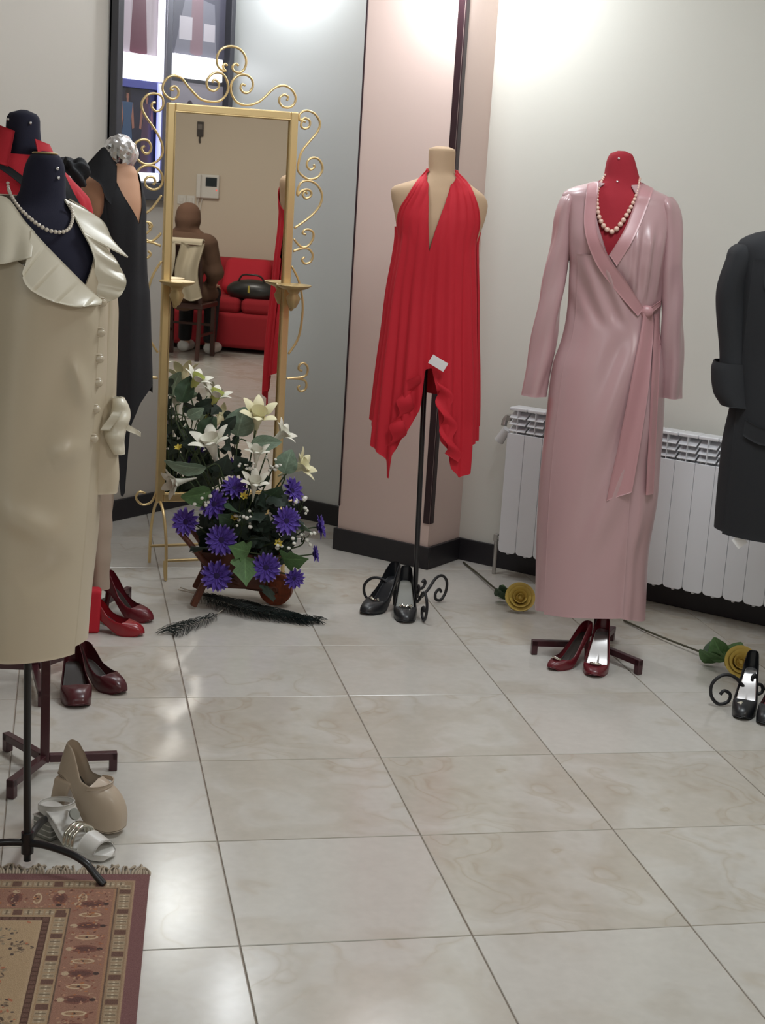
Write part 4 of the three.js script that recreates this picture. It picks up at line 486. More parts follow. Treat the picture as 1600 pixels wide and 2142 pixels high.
// ================================================================ standing mirror in a gilded scroll frame
const MT = PI / 2 - 34 * PI / 180; // its face looks between +x and +z
{
  const t = thing('standing_mirror', 'tall standing mirror in a gold scrollwork frame in the corner', 'mirror', [-3.83, 0, -4.33], MT);
  // local x runs along the mirror to the right as seen, local z out of the glass
  const x0 = -0.004, x1 = 0.504, y0 = 0.285, y1 = 1.785, w = 0.03, cx = (x0 + x1) / 2;
  part('glass', box(x1 - x0 - w, y1 - y0 - w, 0.004, cx, (y0 + y1) / 2, -0.001), std(lin(0.88, 0.85, 0.80), 0.01, { metalness: 1 }), t);
  part('backing', box(x1 - x0 - w, y1 - y0 - w, 0.006, cx, (y0 + y1) / 2, -0.0075), std(lin(0.2, 0.15, 0.1), 0.8), t);
  part('frame', merge([rbox(w, y1 - y0, 0.026, 0.005, x0 + w / 2, (y0 + y1) / 2, 0), rbox(w, y1 - y0, 0.026, 0.005, x1 - w / 2, (y0 + y1) / 2, 0), rbox(x1 - x0 - 2 * w, w, 0.026, 0.005, cx, y1 - w / 2, 0), rbox(x1 - x0 - 2 * w, w, 0.026, 0.005, cx, y0 + w / 2, 0)]), M.gold, t);
  part('frame_bead', merge([sweep([[x0 + w, y0 + w, 0.011], [x0 + w, y1 - w, 0.011]], 0.0035, 2, 8), sweep([[x1 - w, y0 + w, 0.011], [x1 - w, y1 - w, 0.011]], 0.0035, 2, 8), sweep([[x0 + w, y1 - w, 0.011], [x1 - w, y1 - w, 0.011]], 0.0035, 2, 8), sweep([[x0 + w, y0 + w, 0.011], [x1 - w, y0 + w, 0.011]], 0.0035, 2, 8)]), M.goldDull, t);
  const S = {
    crown: [[0.22, 1.932], [0.212, 1.938], [0.204, 1.931], [0.207, 1.92], [0.214, 1.913], [0.201, 1.914], [0.184, 1.929], [0.179, 1.952], [0.186, 1.977], [0.205, 1.995], [0.235, 2.002], [0.265, 1.995], [0.285, 1.976], [0.292, 1.95], [0.285, 1.924], [0.266, 1.911], [0.246, 1.916], [0.24, 1.931], [0.252, 1.942], [0.263, 1.936]],
    topL: [[0.019, 1.83], [0.009, 1.831], [0.012, 1.84], [0.026, 1.843], [0.038, 1.829], [0.036, 1.81], [0.02, 1.798], [-0.002, 1.803], [-0.02, 1.824], [-0.02, 1.847], [-0.004, 1.871], [0.02, 1.881], [0.049, 1.873], [0.069, 1.852], [0.094, 1.828], [0.124, 1.805], [0.164, 1.799], [0.198, 1.806], [0.222, 1.833], [0.225, 1.866], [0.209, 1.897], [0.184, 1.905], [0.16, 1.895], [0.144, 1.871], [0.15, 1.846], [0.172, 1.839], [0.189, 1.852], [0.188, 1.87], [0.173, 1.878], [0.164, 1.868]],
    topR: [[0.292, 1.867], [0.279, 1.87], [0.275, 1.854], [0.289, 1.841], [0.308, 1.845], [0.321, 1.866], [0.316, 1.892], [0.293, 1.905], [0.264, 1.901], [0.242, 1.879], [0.237, 1.848], [0.247, 1.821], [0.268, 1.802], [0.303, 1.797], [0.343, 1.81], [0.372, 1.833], [0.396, 1.858], [0.421, 1.874], [0.451, 1.878], [0.477, 1.864], [0.492, 1.84], [0.488, 1.816], [0.47, 1.801], [0.445, 1.801], [0.429, 1.816], [0.43, 1.835], [0.448, 1.846], [0.462, 1.838], [0.458, 1.825]],
    L1: [[-0.047, 1.781], [-0.058, 1.778], [-0.059, 1.762], [-0.044, 1.75], [-0.025, 1.758], [-0.017, 1.779], [-0.024, 1.804], [-0.046, 1.812], [-0.074, 1.807], [-0.095, 1.782], [-0.096, 1.757], [-0.081, 1.729], [-0.057, 1.699], [-0.034, 1.668], [-0.019, 1.637], [-0.014, 1.605], [-0.027, 1.579], [-0.053, 1.562], [-0.086, 1.561], [-0.111, 1.578], [-0.121, 1.603], [-0.117, 1.631], [-0.094, 1.646], [-0.07, 1.643], [-0.058, 1.621], [-0.066, 1.6], [-0.083, 1.599], [-0.093, 1.614], [-0.083, 1.624]],
    L2: [[-0.116, 1.493], [-0.114, 1.516], [-0.096, 1.545], [-0.067, 1.556], [-0.038, 1.55], [-0.015, 1.526], [-0.012, 1.498], [-0.024, 1.477], [-0.048, 1.469], [-0.072, 1.479], [-0.078, 1.5], [-0.066, 1.514], [-0.047, 1.513], [-0.039, 1.497], [-0.048, 1.487]],
    R1: [[0.536, 1.753], [0.523, 1.753], [0.52, 1.735], [0.535, 1.727], [0.552, 1.736], [0.553, 1.757], [0.534, 1.766], [0.514, 1.756], [0.51, 1.775], [0.523, 1.789], [0.546, 1.794], [0.575, 1.782], [0.595, 1.752], [0.586, 1.718], [0.554, 1.678], [0.528, 1.643], [0.517, 1.604], [0.516, 1.57], [0.54, 1.548], [0.567, 1.54], [0.598, 1.551], [0.615, 1.581], [0.605, 1.609], [0.584, 1.622], [0.558, 1.614], [0.55, 1.592], [0.565, 1.576], [0.581, 1.586], [0.578, 1.597]],
    R2: [[0.557, 1.485], [0.548, 1.493], [0.539, 1.48], [0.553, 1.467], [0.571, 1.476], [0.574, 1.491], [0.559, 1.501], [0.533, 1.494], [0.519, 1.477], [0.518, 1.498], [0.531, 1.526], [0.562, 1.534], [0.594, 1.522], [0.617, 1.489], [0.614, 1.45], [0.59, 1.414], [0.554, 1.383], [0.512, 1.353]],
    R3: [[0.56, 1.331], [0.547, 1.335], [0.554, 1.347], [0.572, 1.35], [0.59, 1.339], [0.59, 1.315], [0.573, 1.289], [0.549, 1.281], [0.527, 1.295], [0.512, 1.312]],
    R4: [[0.512, 1.265], [0.549, 1.277], [0.576, 1.275], [0.593, 1.253], [0.585, 1.227], [0.563, 1.219], [0.549, 1.233], [0.559, 1.244]],
    Rarc: [[0.508, 1.208], [0.54, 1.152], [0.56, 1.073], [0.561, 1.003], [0.549, 0.927], [0.512, 0.866]],
    R5: [[0.572, 0.8], [0.558, 0.806], [0.561, 0.823], [0.577, 0.831], [0.594, 0.816], [0.594, 0.79], [0.576, 0.775], [0.510, 0.769]],
    R6: [[0.510, 0.769], [0.576, 0.766], [0.593, 0.749], [0.589, 0.726], [0.571, 0.718], [0.558, 0.731], [0.566, 0.741]],
  };
  const scr = (P) => sweep(P.map(([x, y]) => [x, y, 0]), 0.0046, P.length * 5, 8, { flat: 1.5 });
  for (const k of Object.keys(S)) { part('scroll', scr(S[k]), M.gold, t); if (/R[2-6]|Rarc/.test(k) && k !== 'R2') part('scroll', scr(S[k].map(([x, y]) => [0.5 - x, y])), M.gold, t); }
  part('scroll', scr([[-0.014, 1.45], [-0.05, 1.40], [-0.085, 1.37], [-0.095, 1.33], [-0.07, 1.31], [-0.05, 1.33], [-0.06, 1.345]]), M.gold, t);
  part('scroll', scr([[0.0, 0.33], [-0.02, 0.285], [-0.055, 0.275], [-0.08, 0.30], [-0.07, 0.325], [-0.045, 0.32]]), M.gold, t);
  part('scroll', scr([[0.5, 0.33], [0.52, 0.285], [0.555, 0.275], [0.58, 0.30], [0.57, 0.325], [0.545, 0.32]]), M.gold, t);
  // U-shaped feet across the plane of the glass and two cross bars
  for (const x of [0.012, 0.488]) part('foot', sweep([[x, 0.006, -0.13], [x, 0.03, -0.128], [x, 0.15, -0.118], [x, 0.25, -0.07], [x, 0.285, 0], [x, 0.25, 0.07], [x, 0.15, 0.118], [x, 0.03, 0.128], [x, 0.006, 0.128], [x, 0.03, 0.112], [x, 0.075, 0.108]], 0.006, 70, 10), M.gold, t);
  part('cross_bar', sweep([[0.012, 0.075, 0.108], [0.488, 0.075, 0.108]], 0.006, 2, 10), M.goldDull, t);
  part('cross_bar', sweep([[0.012, 0.075, -0.125], [0.488, 0.075, -0.125]], 0.006, 2, 10), M.goldDull, t);
  for (const x of [0.035, 0.495]) {
    const pr = [[0.001, -0.075], [0.012, -0.07], [0.02, -0.055], [0.028, -0.035], [0.018, -0.018], [0.026, -0.004], [0.052, 0.004], [0.068, 0.014], [0.066, 0.018], [0.04, 0.010], [0.001, 0.006]].map(p => new THREE.Vector2(...p));
    const g = new THREE.LatheGeometry(pr, 28); g.translate(x, 1.125, 0.075); const c = part('candle_cup', g, M.goldDull, t);
    part('bracket', sweep([[x, 1.055, 0.072], [x, 1.045, 0.05], [x, 1.07, 0.02], [x, 1.08, 0.008]], 0.006, 16, 8), M.goldDull, c);
  }
}

// ================================================================ shoes
function pumpParts(t, o) {
  const { L = 0.205, H = 0.09, W = 0.037, thr = 0.64, vamp = 0.045, counter = 0.062, side = 0.03, up, inn, heelMat } = o, N = 72;
  const b = (s) => H * (1 - sm(0.08, 0.66, s)) + 0.004 + 0.010 * sm(0.85, 1.0, s);
  const wd = (s) => lerp(0.66, 1, sm(0.15, 0.7, s)) * W;
  const out = (u) => { const a = u * 2 * PI, s = 0.5 + 0.5 * cos(a), k = sin(a); const pw = s > 0.5 ? (o.point || 0.8) : 0.55; return [wd(s) * Math.sign(k) * pow(abs(k), pw), s]; };
  const ht = (s) => lint([[0, counter], [0.12, counter * 0.94], [0.35, side], [thr, lerp(side, vamp, 0.75)], [1, vamp]], s);
  const up1 = sheet((u, v) => {
    const [x, s] = out(u), P = [x, b(s), s * L]; let Q;
    if (s <= thr) Q = [x * (s < 0.2 ? 0.86 : 0.93), b(s) + ht(s), s * L + (s < 0.12 ? 0.006 * (1 - s / 0.12) : 0)];
    else { const a = u * 2 * PI, k = sin(a) / sin(Math.acos(2 * thr - 1)); Q = [wd(thr) * 0.93 * max(-1, min(1, k)), b(thr) + lerp(ht(thr), vamp, 1 - abs(k)), (thr + (o.scoop || 0.05) * (1 - k * k)) * L]; }
    const e = 1 - cos(v * PI / 2), f = sin(v * PI / 2);
    return [lerp(P[0], Q[0], e) * (1 + 0.05 * sin(v * PI)), lerp(P[1], Q[1], f), lerp(P[2], Q[2], e)];
  }, N, 12, { closeU: true, thick: 0.0022 });
  part('upper', up1, up, t);
  const flat = (k, dy) => sheet((u, v) => { const [x, s] = out(u); return [x * k * v, b(lerp(0.5, s, v)) + dy, lerp(0.5, lerp(0.5, s, k), v) * L]; }, N, 10, { closeU: true, thick: 0.0025 });
  part('insole', flat(0.93, 0.004), inn, t);
  part('sole', flat(1.02, -0.002), heelMat || up, t);
  if (o.block) { const g = rbox(W * 1.5, H - 0.004, L * 0.24, 0.006, 0, 0, 0, 3), p = g.attributes.position; for (let i = 0; i < p.count; i++) { const k = 0.5 - p.getY(i) / (H - 0.004); p.setXYZ(i, p.getX(i) * (1 - 0.12 * k), p.getY(i), p.getZ(i) * (1 - 0.25 * k) - 0.004 * k); } g.computeVertexNormals(); g.translate(0, H / 2, L * 0.13); part('heel', g, heelMat || up, t); }
  else part('heel', sweep([[0, H + 0.004, L * 0.11], [0, H * 0.8, L * 0.075], [0, H * 0.45, L * 0.05], [0, 0.001, L * 0.045]], (k) => lerp(0.021, 0.0055, pow(k, 0.45)), 24, 14), heelMat || up, t);
  return b;
}
function shoe(label, b, heel, toe, o, group) {
  const h = b ? roomOf(b, ...heel) : heel, e = b ? roomOf(b, ...toe) : toe;
  const t = thing(o.name || 'pump_shoe', label, 'shoe', [h[0], 0, h[1]], atan2(e[0] - h[0], e[1] - h[1]), group);
  o.L = min(0.24, max(0.19, hypot(e[0] - h[0], e[1] - h[1]))); const bb = pumpParts(t, o); return { t, b: bb, L: o.L };
}
const leather = (r, g, b, ro = 0.35) => phy(lin(r, g, b), ro, { clearcoat: 0.35, clearcoatRoughness: 0.25 });
const mBlk = leather(0.012, 0.013, 0.016, 0.4), mBurg = leather(0.075, 0.011, 0.016, 0.3), mMar = leather(0.14, 0.010, 0.018, 0.35), mRedL = leather(0.3, 0.012, 0.02, 0.25), mGreyIn = phy(lin(0.26, 0.26, 0.23), 0.4), mDarkIn = phy(lin(0.04, 0.032, 0.028), 0.5), mSilvIn = std(lin(0.62, 0.60, 0.6), 0.25, { metalness: 0.85 }), mNude = leather(0.50, 0.40, 0.30, 0.5), mWhiteL = leather(0.66, 0.64, 0.6, 0.4), mJewel = std(lin(0.75, 0.73, 0.65), 0.15, { metalness: 1 });
function jewels(s, n) { for (let i = 0; i < n; i++) { const g = new THREE.IcosahedronGeometry(rr(0.0035, 0.006), 0); const k = i / (n - 1) - 0.5; g.rotateX(rr(0, 3)); g.translate(k * 0.046 + rr(-0.002, 0.002), 0.05 + rr(-0.002, 0.004), s.L * (0.72 + rr(-0.03, 0.05) - k * k * 0.25)); part('jewel', g, mJewel, s.t); } }
{
  const k = { H: 0.1, W: 0.042, up: mBlk, inn: mGreyIn, vamp: 0.042 };
  jewels(shoe('black high-heeled pump with jewelled toe, left of the pair under the red halter', bE, [-0.070, -0.055], [-0.185, 0.12], { ...k, inn: mBlk }), 13);
  jewels(shoe('black high-heeled pump with jewelled toe and grey insole, beside the iron pole', bE, [-0.040, -0.01], [-0.026, 0.195], { ...k }), 13);
  const s1 = shoe('maroon high heel with mirror-bright insole under the pink dress', bF, [0.022, 0.04], [0.004, 0.246], { H: 0.105, W: 0.042, up: mMar, inn: mSilvIn, vamp: 0.03, thr: 0.74, counter: 0.05 });
  const b1 = new THREE.TorusGeometry(0.016, 0.005, 8, 20); b1.rotateX(1.1); b1.translate(0, 0.036, s1.L * 0.80); part('ring_trim', b1, mJewel, s1.t);
  const s2 = shoe('maroon high heel turned left, behind the mirror-bright shoe under the pink dress', bF, [-0.02, 0.07], [-0.13, 0.20], { H: 0.095, W: 0.034, up: mMar, inn: mDarkIn, vamp: 0.03, thr: 0.72, counter: 0.045 });
  const b2 = new THREE.TorusGeometry(0.014, 0.005, 8, 20); b2.rotateX(1.1); b2.translate(0, 0.036, s2.L * 0.82); part('ring_trim', b2, mJewel, s2.t);
  const s3 = shoe('black pump with silver toe ornament at the right edge', bG, [-0.055, -0.035], [-0.066, 0.172], { H: 0.105, W: 0.037, up: mBlk, inn: mSilvIn, vamp: 0.045 });
  const j = new THREE.OctahedronGeometry(0.014, 0); j.scale(1, 0.4, 1); j.translate(-0.008, 0.044, s3.L * 0.80); part('jewel', j, mJewel, s3.t);
  shoe('red-lined black pump half out of frame behind the charcoal coat stand', bG, [0.05, -0.01], [-0.002, 0.19], { H: 0.105, W: 0.037, up: mBlk, inn: mRedL, vamp: 0.045 });
  shoe('burgundy pump facing the camera, under the cream coat hem', null, [-3.125, -3.170], [-2.972, -3.047], { H: 0.075, W: 0.045, up: mBurg, inn: mDarkIn, vamp: 0.05, point: 0.62 });
  shoe('burgundy pump pointing right, behind its pair under the cream coat hem', null, [-3.149, -3.232], [-2.976, -3.226], { H: 0.06, W: 0.038, up: mBurg, inn: mDarkIn, vamp: 0.05, point: 0.7 });
  shoe('maroon suede pump with tall back, beside the beige trouser leg', null, [-3.575, -3.785], [-3.415, -3.825], { H: 0.09, W: 0.037, up: mMar, inn: mDarkIn, vamp: 0.05, counter: 0.07 });
  shoe('glossy red pump in front of the maroon suede one', null, [-3.485, -3.625], [-3.325, -3.690], { H: 0.05, W: 0.036, up: mRedL, inn: mBlk, vamp: 0.045 });
  // nude clog boot
  const bt = shoe('nude ankle boot with high block heel by the rug', null, [-2.475, -2.452], [-2.296, -2.512], { name: 'ankle_boot', H: 0.088, W: 0.042, up: mNude, inn: mDarkIn, vamp: 0.088, counter: 0.082, side: 0.05, thr: 0.50, block: true, point: 0.5, scoop: 0.02 });
  bt.t.rotation.set(0.22, bt.t.rotation.y, 0, 'YXZ'); bt.t.position.y = 0.046;
  part('ankle_band', sheet((u, v) => { const a = lerp(-1.75, 1.75, u); return [0.0405 * sin(a), 0.092 + 0.010 * v + 0.012 * cos(a), bt.L * 0.52 + 0.036 * cos(a)]; }, 30, 3, { thick: 0.003 }), mNude, bt.t);
  const st = thing('sandal_shoe', 'white strappy sandal with silver bars in front of the nude boot', 'shoe', [-2.452, 0, -2.392], atan2(0.247, 0.006));
  { const L = 0.235, Hh = 0.06, bs = (s) => 0.012 + Hh * (1 - sm(0.12, 0.6, s)), sw = (s) => 0.038 * lerp(0.72, 1, sm(0.2, 0.7, s)) * pow(max(0, 1 - pow(abs(2 * s - 1), 5)), 0.45);
    part('footbed', sheet((u, v) => [(u - 0.5) * 2 * sw(v), bs(v), v * L], 12, 40, { thick: 0.014 }), mWhiteL, st);
    const g = rbox(0.052, Hh - 0.004, 0.06, 0.006, 0, (Hh - 0.004) / 2, 0.032, 3); part('heel', g, mGreyIn, st);
    for (let i = 0; i < 4; i++) part('heel_stripe', rbox(0.0535, 0.003, 0.0615, 0.001, 0, 0.012 + i * 0.014, 0.032), mWhiteL, st);
    for (let i = 0; i < 3; i++) part('metal_bar', sweep([[-0.036, bs(0.52), L * (0.50 + i * 0.055)], [-0.028, bs(0.52) + 0.03, L * (0.50 + i * 0.055)], [0, bs(0.52) + 0.042, L * (0.50 + i * 0.055)], [0.028, bs(0.52) + 0.03, L * (0.50 + i * 0.055)], [0.036, bs(0.52), L * (0.50 + i * 0.055)]], 0.0045, 20, 8), mJewel, st);
    part('toe_strap', sheet((u, v) => { const a = lerp(-1.55, 1.55, u), z = L * lerp(0.70, 0.90, v); return [0.038 * sin(a) * lerp(1, 0.85, v), 0.016 + 0.036 * cos(a) * lerp(1, 0.7, v), z]; }, 20, 8, { thick: 0.003 }), mWhiteL, st);
    part('ankle_strap', sheet((u, v) => { const a = u * 2 * PI; return [0.036 * cos(a), bs(0.1) + 0.010 + 0.012 * v + 0.008 * sin(a), 0.055 + 0.046 * sin(a)]; }, 30, 3, { closeU: true, thick: 0.003 }), mWhiteL, st);
    const bu = new THREE.CylinderGeometry(0.014, 0.014, 0.005, 20); bu.rotateX(0.9); bu.translate(0.006, bs(0.45) + 0.05, L * 0.46); part('buckle', bu, mGreyIn, st); }
}

// ================================================================ patterned rug with fringe
{
  const c = [-2.095, -2.382], ang = atan2(0.64, 0.77);  // local z runs along the right edge towards the camera
  const t = thing('rug', 'salmon and beige patterned rug with fringe in the near left corner', 'rug', [c[0], 0, c[1]], ang);
  const Wd = 1.0, Ln = 1.5, cv = document.createElement('canvas'); cv.width = 1024; cv.height = 1536; const g = cv.getContext('2d'), mm = 1024 / Wd;
  const R = (x0, y0, x1, y1, col) => { g.fillStyle = col; g.fillRect(x0 * mm, y0 * mm, (x1 - x0) * mm, (y1 - y0) * mm); };
  // frames from the outside in: [inset, colour]
  for (const [d, col] of [[0, '#87605f'], [0.030, '#b89c80'], [0.034, '#a58c70'], [0.066, '#6f5a4c'], [0.069, '#b28b6b'], [0.074, '#a57c69'], [0.160, '#6f5a4c'], [0.163, '#b59a79'], [0.195, '#c0a98a'], [0.199, '#5d4136'], [0.214, '#c4ab8a'], [0.219, '#bfa684']]) R(d, d, Wd - d, Ln - d, col);
  const dot = (x, y, rx, ry, col, a = 0) => { g.fillStyle = col; g.beginPath(); g.ellipse(x * mm, y * mm, rx * mm, ry * mm, a, 0, 7); g.fill(); };
  const run = (d, step, fn) => { for (let x = d + step / 2; x < Wd - d; x += step) { fn(x, d, 0); fn(x, Ln - d, 0); } for (let y = d + step / 2; y < Ln - d; y += step) { fn(d, y, 1); fn(Wd - d, y, 1); } };
  const sq = (x, y, v, a, b, col) => R(x - (v ? b : a), y - (v ? a : b), x + (v ? b : a), y + (v ? a : b), col);
  for (const d of [0.050, 0.179]) { run(d, 0.0225, (x, y, v) => { const n = Math.round((v ? y : x) / 0.0225); sq(x, y, v, 0.0095, 0.012, n % 4 === 0 ? '#74564a' : '#b3a186'); if (n % 4) { sq(x, y, v, 0.0075, 0.0022, '#d8cbb0'); sq(x, y, v, 0.002, 0.010, '#857560'); } }); }
  run(0.117, 0.048, (x, y, v) => { const n = Math.round((v ? y : x) / 0.048 - 0.4); if (n % 2) { dot(x, y, v ? 0.027 : 0.016, v ? 0.016 : 0.027, '#855a4d'); dot(x, y, v ? 0.020 : 0.009, v ? 0.009 : 0.020, '#6d4a44'); dot(x + (v ? 0.03 : 0), y + (v ? 0 : 0.03), 0.006, 0.006, '#4e3c38'); dot(x - (v ? 0.03 : 0), y - (v ? 0 : 0.03), 0.008, 0.008, '#cbb597'); } else { dot(x, y, v ? 0.024 : 0.010, v ? 0.010 : 0.024, '#d6bf9f'); dot(x, y, v ? 0.018 : 0.006, v ? 0.006 : 0.018, '#a8866a'); dot(x, y, 0.003, 0.003, '#4d3a35'); } });
  for (let i = 0; i < 1900; i++) { const side = flo(rnd() * 4), k = rr(0.078, 0.157), q = rnd(); const x = side < 2 ? lerp(0.08, Wd - 0.08, q) : side === 2 ? k : Wd - k, y = side === 0 ? k : side === 1 ? Ln - k : lerp(0.08, Ln - 0.08, q); dot(x, y, rr(0.0015, 0.005), rr(0.001, 0.003), ['#c4967a', '#9a6450', '#bfa284', '#7a5346', '#b97a50'][flo(rnd() * 5)], rr(0, 3)); }
  for (const d of [0.2065]) run(d, 0.0165, (x, y, v) => { sq(x, y, v, 0.0060, 0.0055, '#77594d'); });
  for (let i = 0; i < 4200; i++) { const x = rr(0.222, Wd - 0.222), y = rr(0.222, Ln - 0.222), f = fbm(x * 14, y * 14, 2); if (f < 0.40) continue; dot(x, y, rr(0.002, 0.009), rr(0.0015, 0.004), ['#8d7a66', '#6a584b', '#a08a70', '#c07a5c', '#5a4c46', '#9a8f78'][flo(rnd() * 6)], rr(0, 3)); }
  for (let i = 0; i < 26; i++) { const x = rr(0.26, Wd - 0.26), y = rr(0.26, Ln - 0.26); for (let p = 0; p < 6; p++) dot(x + 0.012 * cos(p * PI / 3), y + 0.012 * sin(p * PI / 3), 0.008, 0.005, i % 3 ? '#7b6858' : '#b0735a', p * PI / 3); dot(x, y, 0.006, 0.006, '#4f403a'); }
  const im = g.getImageData(0, 0, 1024, 1536); for (let i = 0; i < im.data.length; i += 4) { const k = (rnd() - 0.5) * 22; im.data[i] += k; im.data[i + 1] += k; im.data[i + 2] += k; } g.putImageData(im, 0, 0);
  const tex = new THREE.CanvasTexture(cv); tex.colorSpace = THREE.SRGBColorSpace;
  const pile = dataTex(256, () => { const k = 60 + rnd() * 190; return [k, k, k]; }, false, 6);
  const top = new THREE.PlaneGeometry(Wd, Ln); top.rotateX(-PI / 2); top.translate(-Wd / 2, 0.0085, Ln / 2);
  part('pile', top, std(lin(0.80, 0.76, 0.74), 0.95, { map: tex, bumpMap: pile, bumpScale: 0.0015 }), t);
  part('backing', box(Wd, 0.008, Ln, -Wd / 2, 0.0042, Ln / 2), std(lin(0.25, 0.12, 0.12), 0.9), t);
  const fr = []; for (let i = 0; i < 150; i++) { const x = -i / 149 * Wd, a = rr(-0.014, 0.014), l = rr(0.035, 0.058); fr.push(sweep([[x, 0.006, 0], [x + a * 0.3, 0.010, -l * 0.35], [x + a, rr(0.004, 0.012), -l * 0.7], [x + a * 1.6, 0.003, -l]], (k) => 0.0028 + 0.0012 * sin(k * 9), 8, 5)); }
  const F = part('fringe', merge(fr), std(lin(0.46, 0.38, 0.29), 0.95), t); F.userData.kind = 'stuff';
}

// ================================================================ wooden wheelbarrow planter with artificial flowers
const bW = [-3.36, -4.24];
{
  const wood = dataTex(256, (u, v) => { const k = fbm(u * 3, v * 40, 4), r = 0.5 + 0.5 * sin(u * 30 + fbm(u * 4, v * 6, 3) * 14); return [78 + k * 40 + r * 14, 44 + k * 24 + r * 8, 30 + k * 16 + r * 5]; }, true);
  const mW = phy(lin(0.8, 0.75, 0.7), 0.5, { map: wood }), mW2 = phy(lin(1.25, 0.85, 0.55), 0.5, { map: wood });
  const t = thing('wheelbarrow_planter', 'small dark wooden wheelbarrow planter holding the flowers', 'planter', [bW[0], 0, bW[1]], toCam(...bW));
  const side = (z) => { const s = new THREE.Shape(); s.moveTo(-0.105, 0.075); s.lineTo(0.10, 0.075); s.lineTo(0.165, 0.20); s.lineTo(-0.125, 0.20); s.closePath(); const e = new THREE.ExtrudeGeometry(s, { depth: 0.01, bevelEnabled: true, bevelSize: 0.002, bevelThickness: 0.002, bevelSegments: 1 }); e.translate(0, 0, z); return e; };
  part('side_board', side(0.075), mW, t); part('side_board', side(-0.085), mW, t);
  part('bottom_board', rbox(0.20, 0.012, 0.16, 0.003, -0.002, 0.080, 0), mW, t);
  part('end_board', span([-0.103, 0.078, 0], [-0.125, 0.20, 0], 0.155, 0.010), mW, t); part('end_board', span([0.1, 0.078, 0], [0.163, 0.20, 0], 0.155, 0.010), mW, t);
  for (const z of [0.095, -0.1]) { part('handle', sweep([[0.16, 0.058, z * 0.35], [0.02, 0.088, z * 0.8], [-0.10, 0.165, z], [-0.16, 0.235, z * 1.05], [-0.205, 0.285, z * 1.05]], (k) => 0.012 - 0.002 * k, 30, 10), mW, t); part('leg', span([-0.085, 0.15, z * 1.12], [-0.145, 0.012, z * 1.25], 0.024, 0.024, 0.004), mW, t); }
  const wh = part('wheel', (() => { const g = new THREE.CylinderGeometry(0.062, 0.062, 0.034, 36, 1); g.rotateX(PI / 2); g.rotateY(-0.25); g.translate(0.155, 0.062, 0.02); return g; })(), mW2, t);
  part('axle', (() => { const g = new THREE.CylinderGeometry(0.008, 0.008, 0.07, 14); g.rotateX(PI / 2); g.rotateY(-0.25); g.translate(0.155, 0.062, 0.02); return g; })(), mW, wh);
  part('foam', rbox(0.24, 0.06, 0.15, 0.02, 0.01, 0.15, 0), std(lin(0.05, 0.07, 0.03), 0.95), t);
}
const leafTint = dataTex(128, (u, v) => { const vein = abs(u - 0.5) < 0.03 ? 30 : 0, sv = abs(((v * 7 - abs(u - 0.5) * 5) % 1 + 1) % 1 - 0.5) < 0.07 ? 16 : 0, n = fbm(u * 10, v * 10, 3) * 40; return [190 + vein + sv + n - 20, 200 + vein + sv + n - 20, 190 + vein + sv + n - 20]; }, true);
const leafM = (r, g, b) => phy(lin(r, g, b), 0.6, { map: leafTint, transmission: 0 });
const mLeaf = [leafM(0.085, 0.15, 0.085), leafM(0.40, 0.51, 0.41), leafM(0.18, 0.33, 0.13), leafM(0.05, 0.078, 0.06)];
const mStem = std(lin(0.05, 0.08, 0.03), 0.7), mLilyW = phy(lin(0.78, 0.77, 0.66), 0.6), mLilyC = phy(lin(0.80, 0.76, 0.50), 0.6), mThroat = phy(lin(0.50, 0.55, 0.16), 0.6), mPur = phy(lin(1, 1, 1), 0.7, { map: dataTex(64, (u, v) => { const tip = v > 0.86 + 0.05 * sin(u * 40) ? 1 : 0, k = fbm(u * 14, v * 3, 2) * 34 - 17; return tip ? [150 + k, 132 + k, 205 + k] : [86 + k, 62 + k, 158 + k]; }, true) }), mPurD = phy(lin(0.02, 0.008, 0.07), 0.8), mYel = phy(lin(0.62, 0.50, 0.08), 0.6), mBud = phy(lin(0.75, 0.74, 0.66), 0.7);
function petalGeo(len, wid, curl, cup, tip = 0.7) { return sheet((u, v) => { const x = (u - 0.5) * 2, w = wid * pow(sin(PI * pow(v, tip) * 0.97 + 0.03), 0.75) * (1 - 0.15 * v); return [x * w, v * len - curl * v * v * len * 0.25, curl * v * v * len * 0.6 + cup * (1 - x * x) * w - cup * w]; }, 6, 10, { thick: 0.0008 }); }
const gLilyPetal = petalGeo(0.052, 0.0165, 1.05, -0.4, 0.75), gDaisyPetal = petalGeo(0.047, 0.0095, 0.3, 0.5, 0.8), gSmallPetal = petalGeo(0.02, 0.007, 0.5, 0.4, 0.8);
const gThroat = new THREE.LatheGeometry([[0.003, -0.085], [0.0055, -0.055], [0.010, -0.025], [0.016, 0.0], [0.0215, 0.018], [0.024, 0.026]].map(p => new THREE.Vector2(...p)), 20);
const gCentre = new THREE.SphereGeometry(0.016, 14, 10); gCentre.scale(1, 0.5, 1);
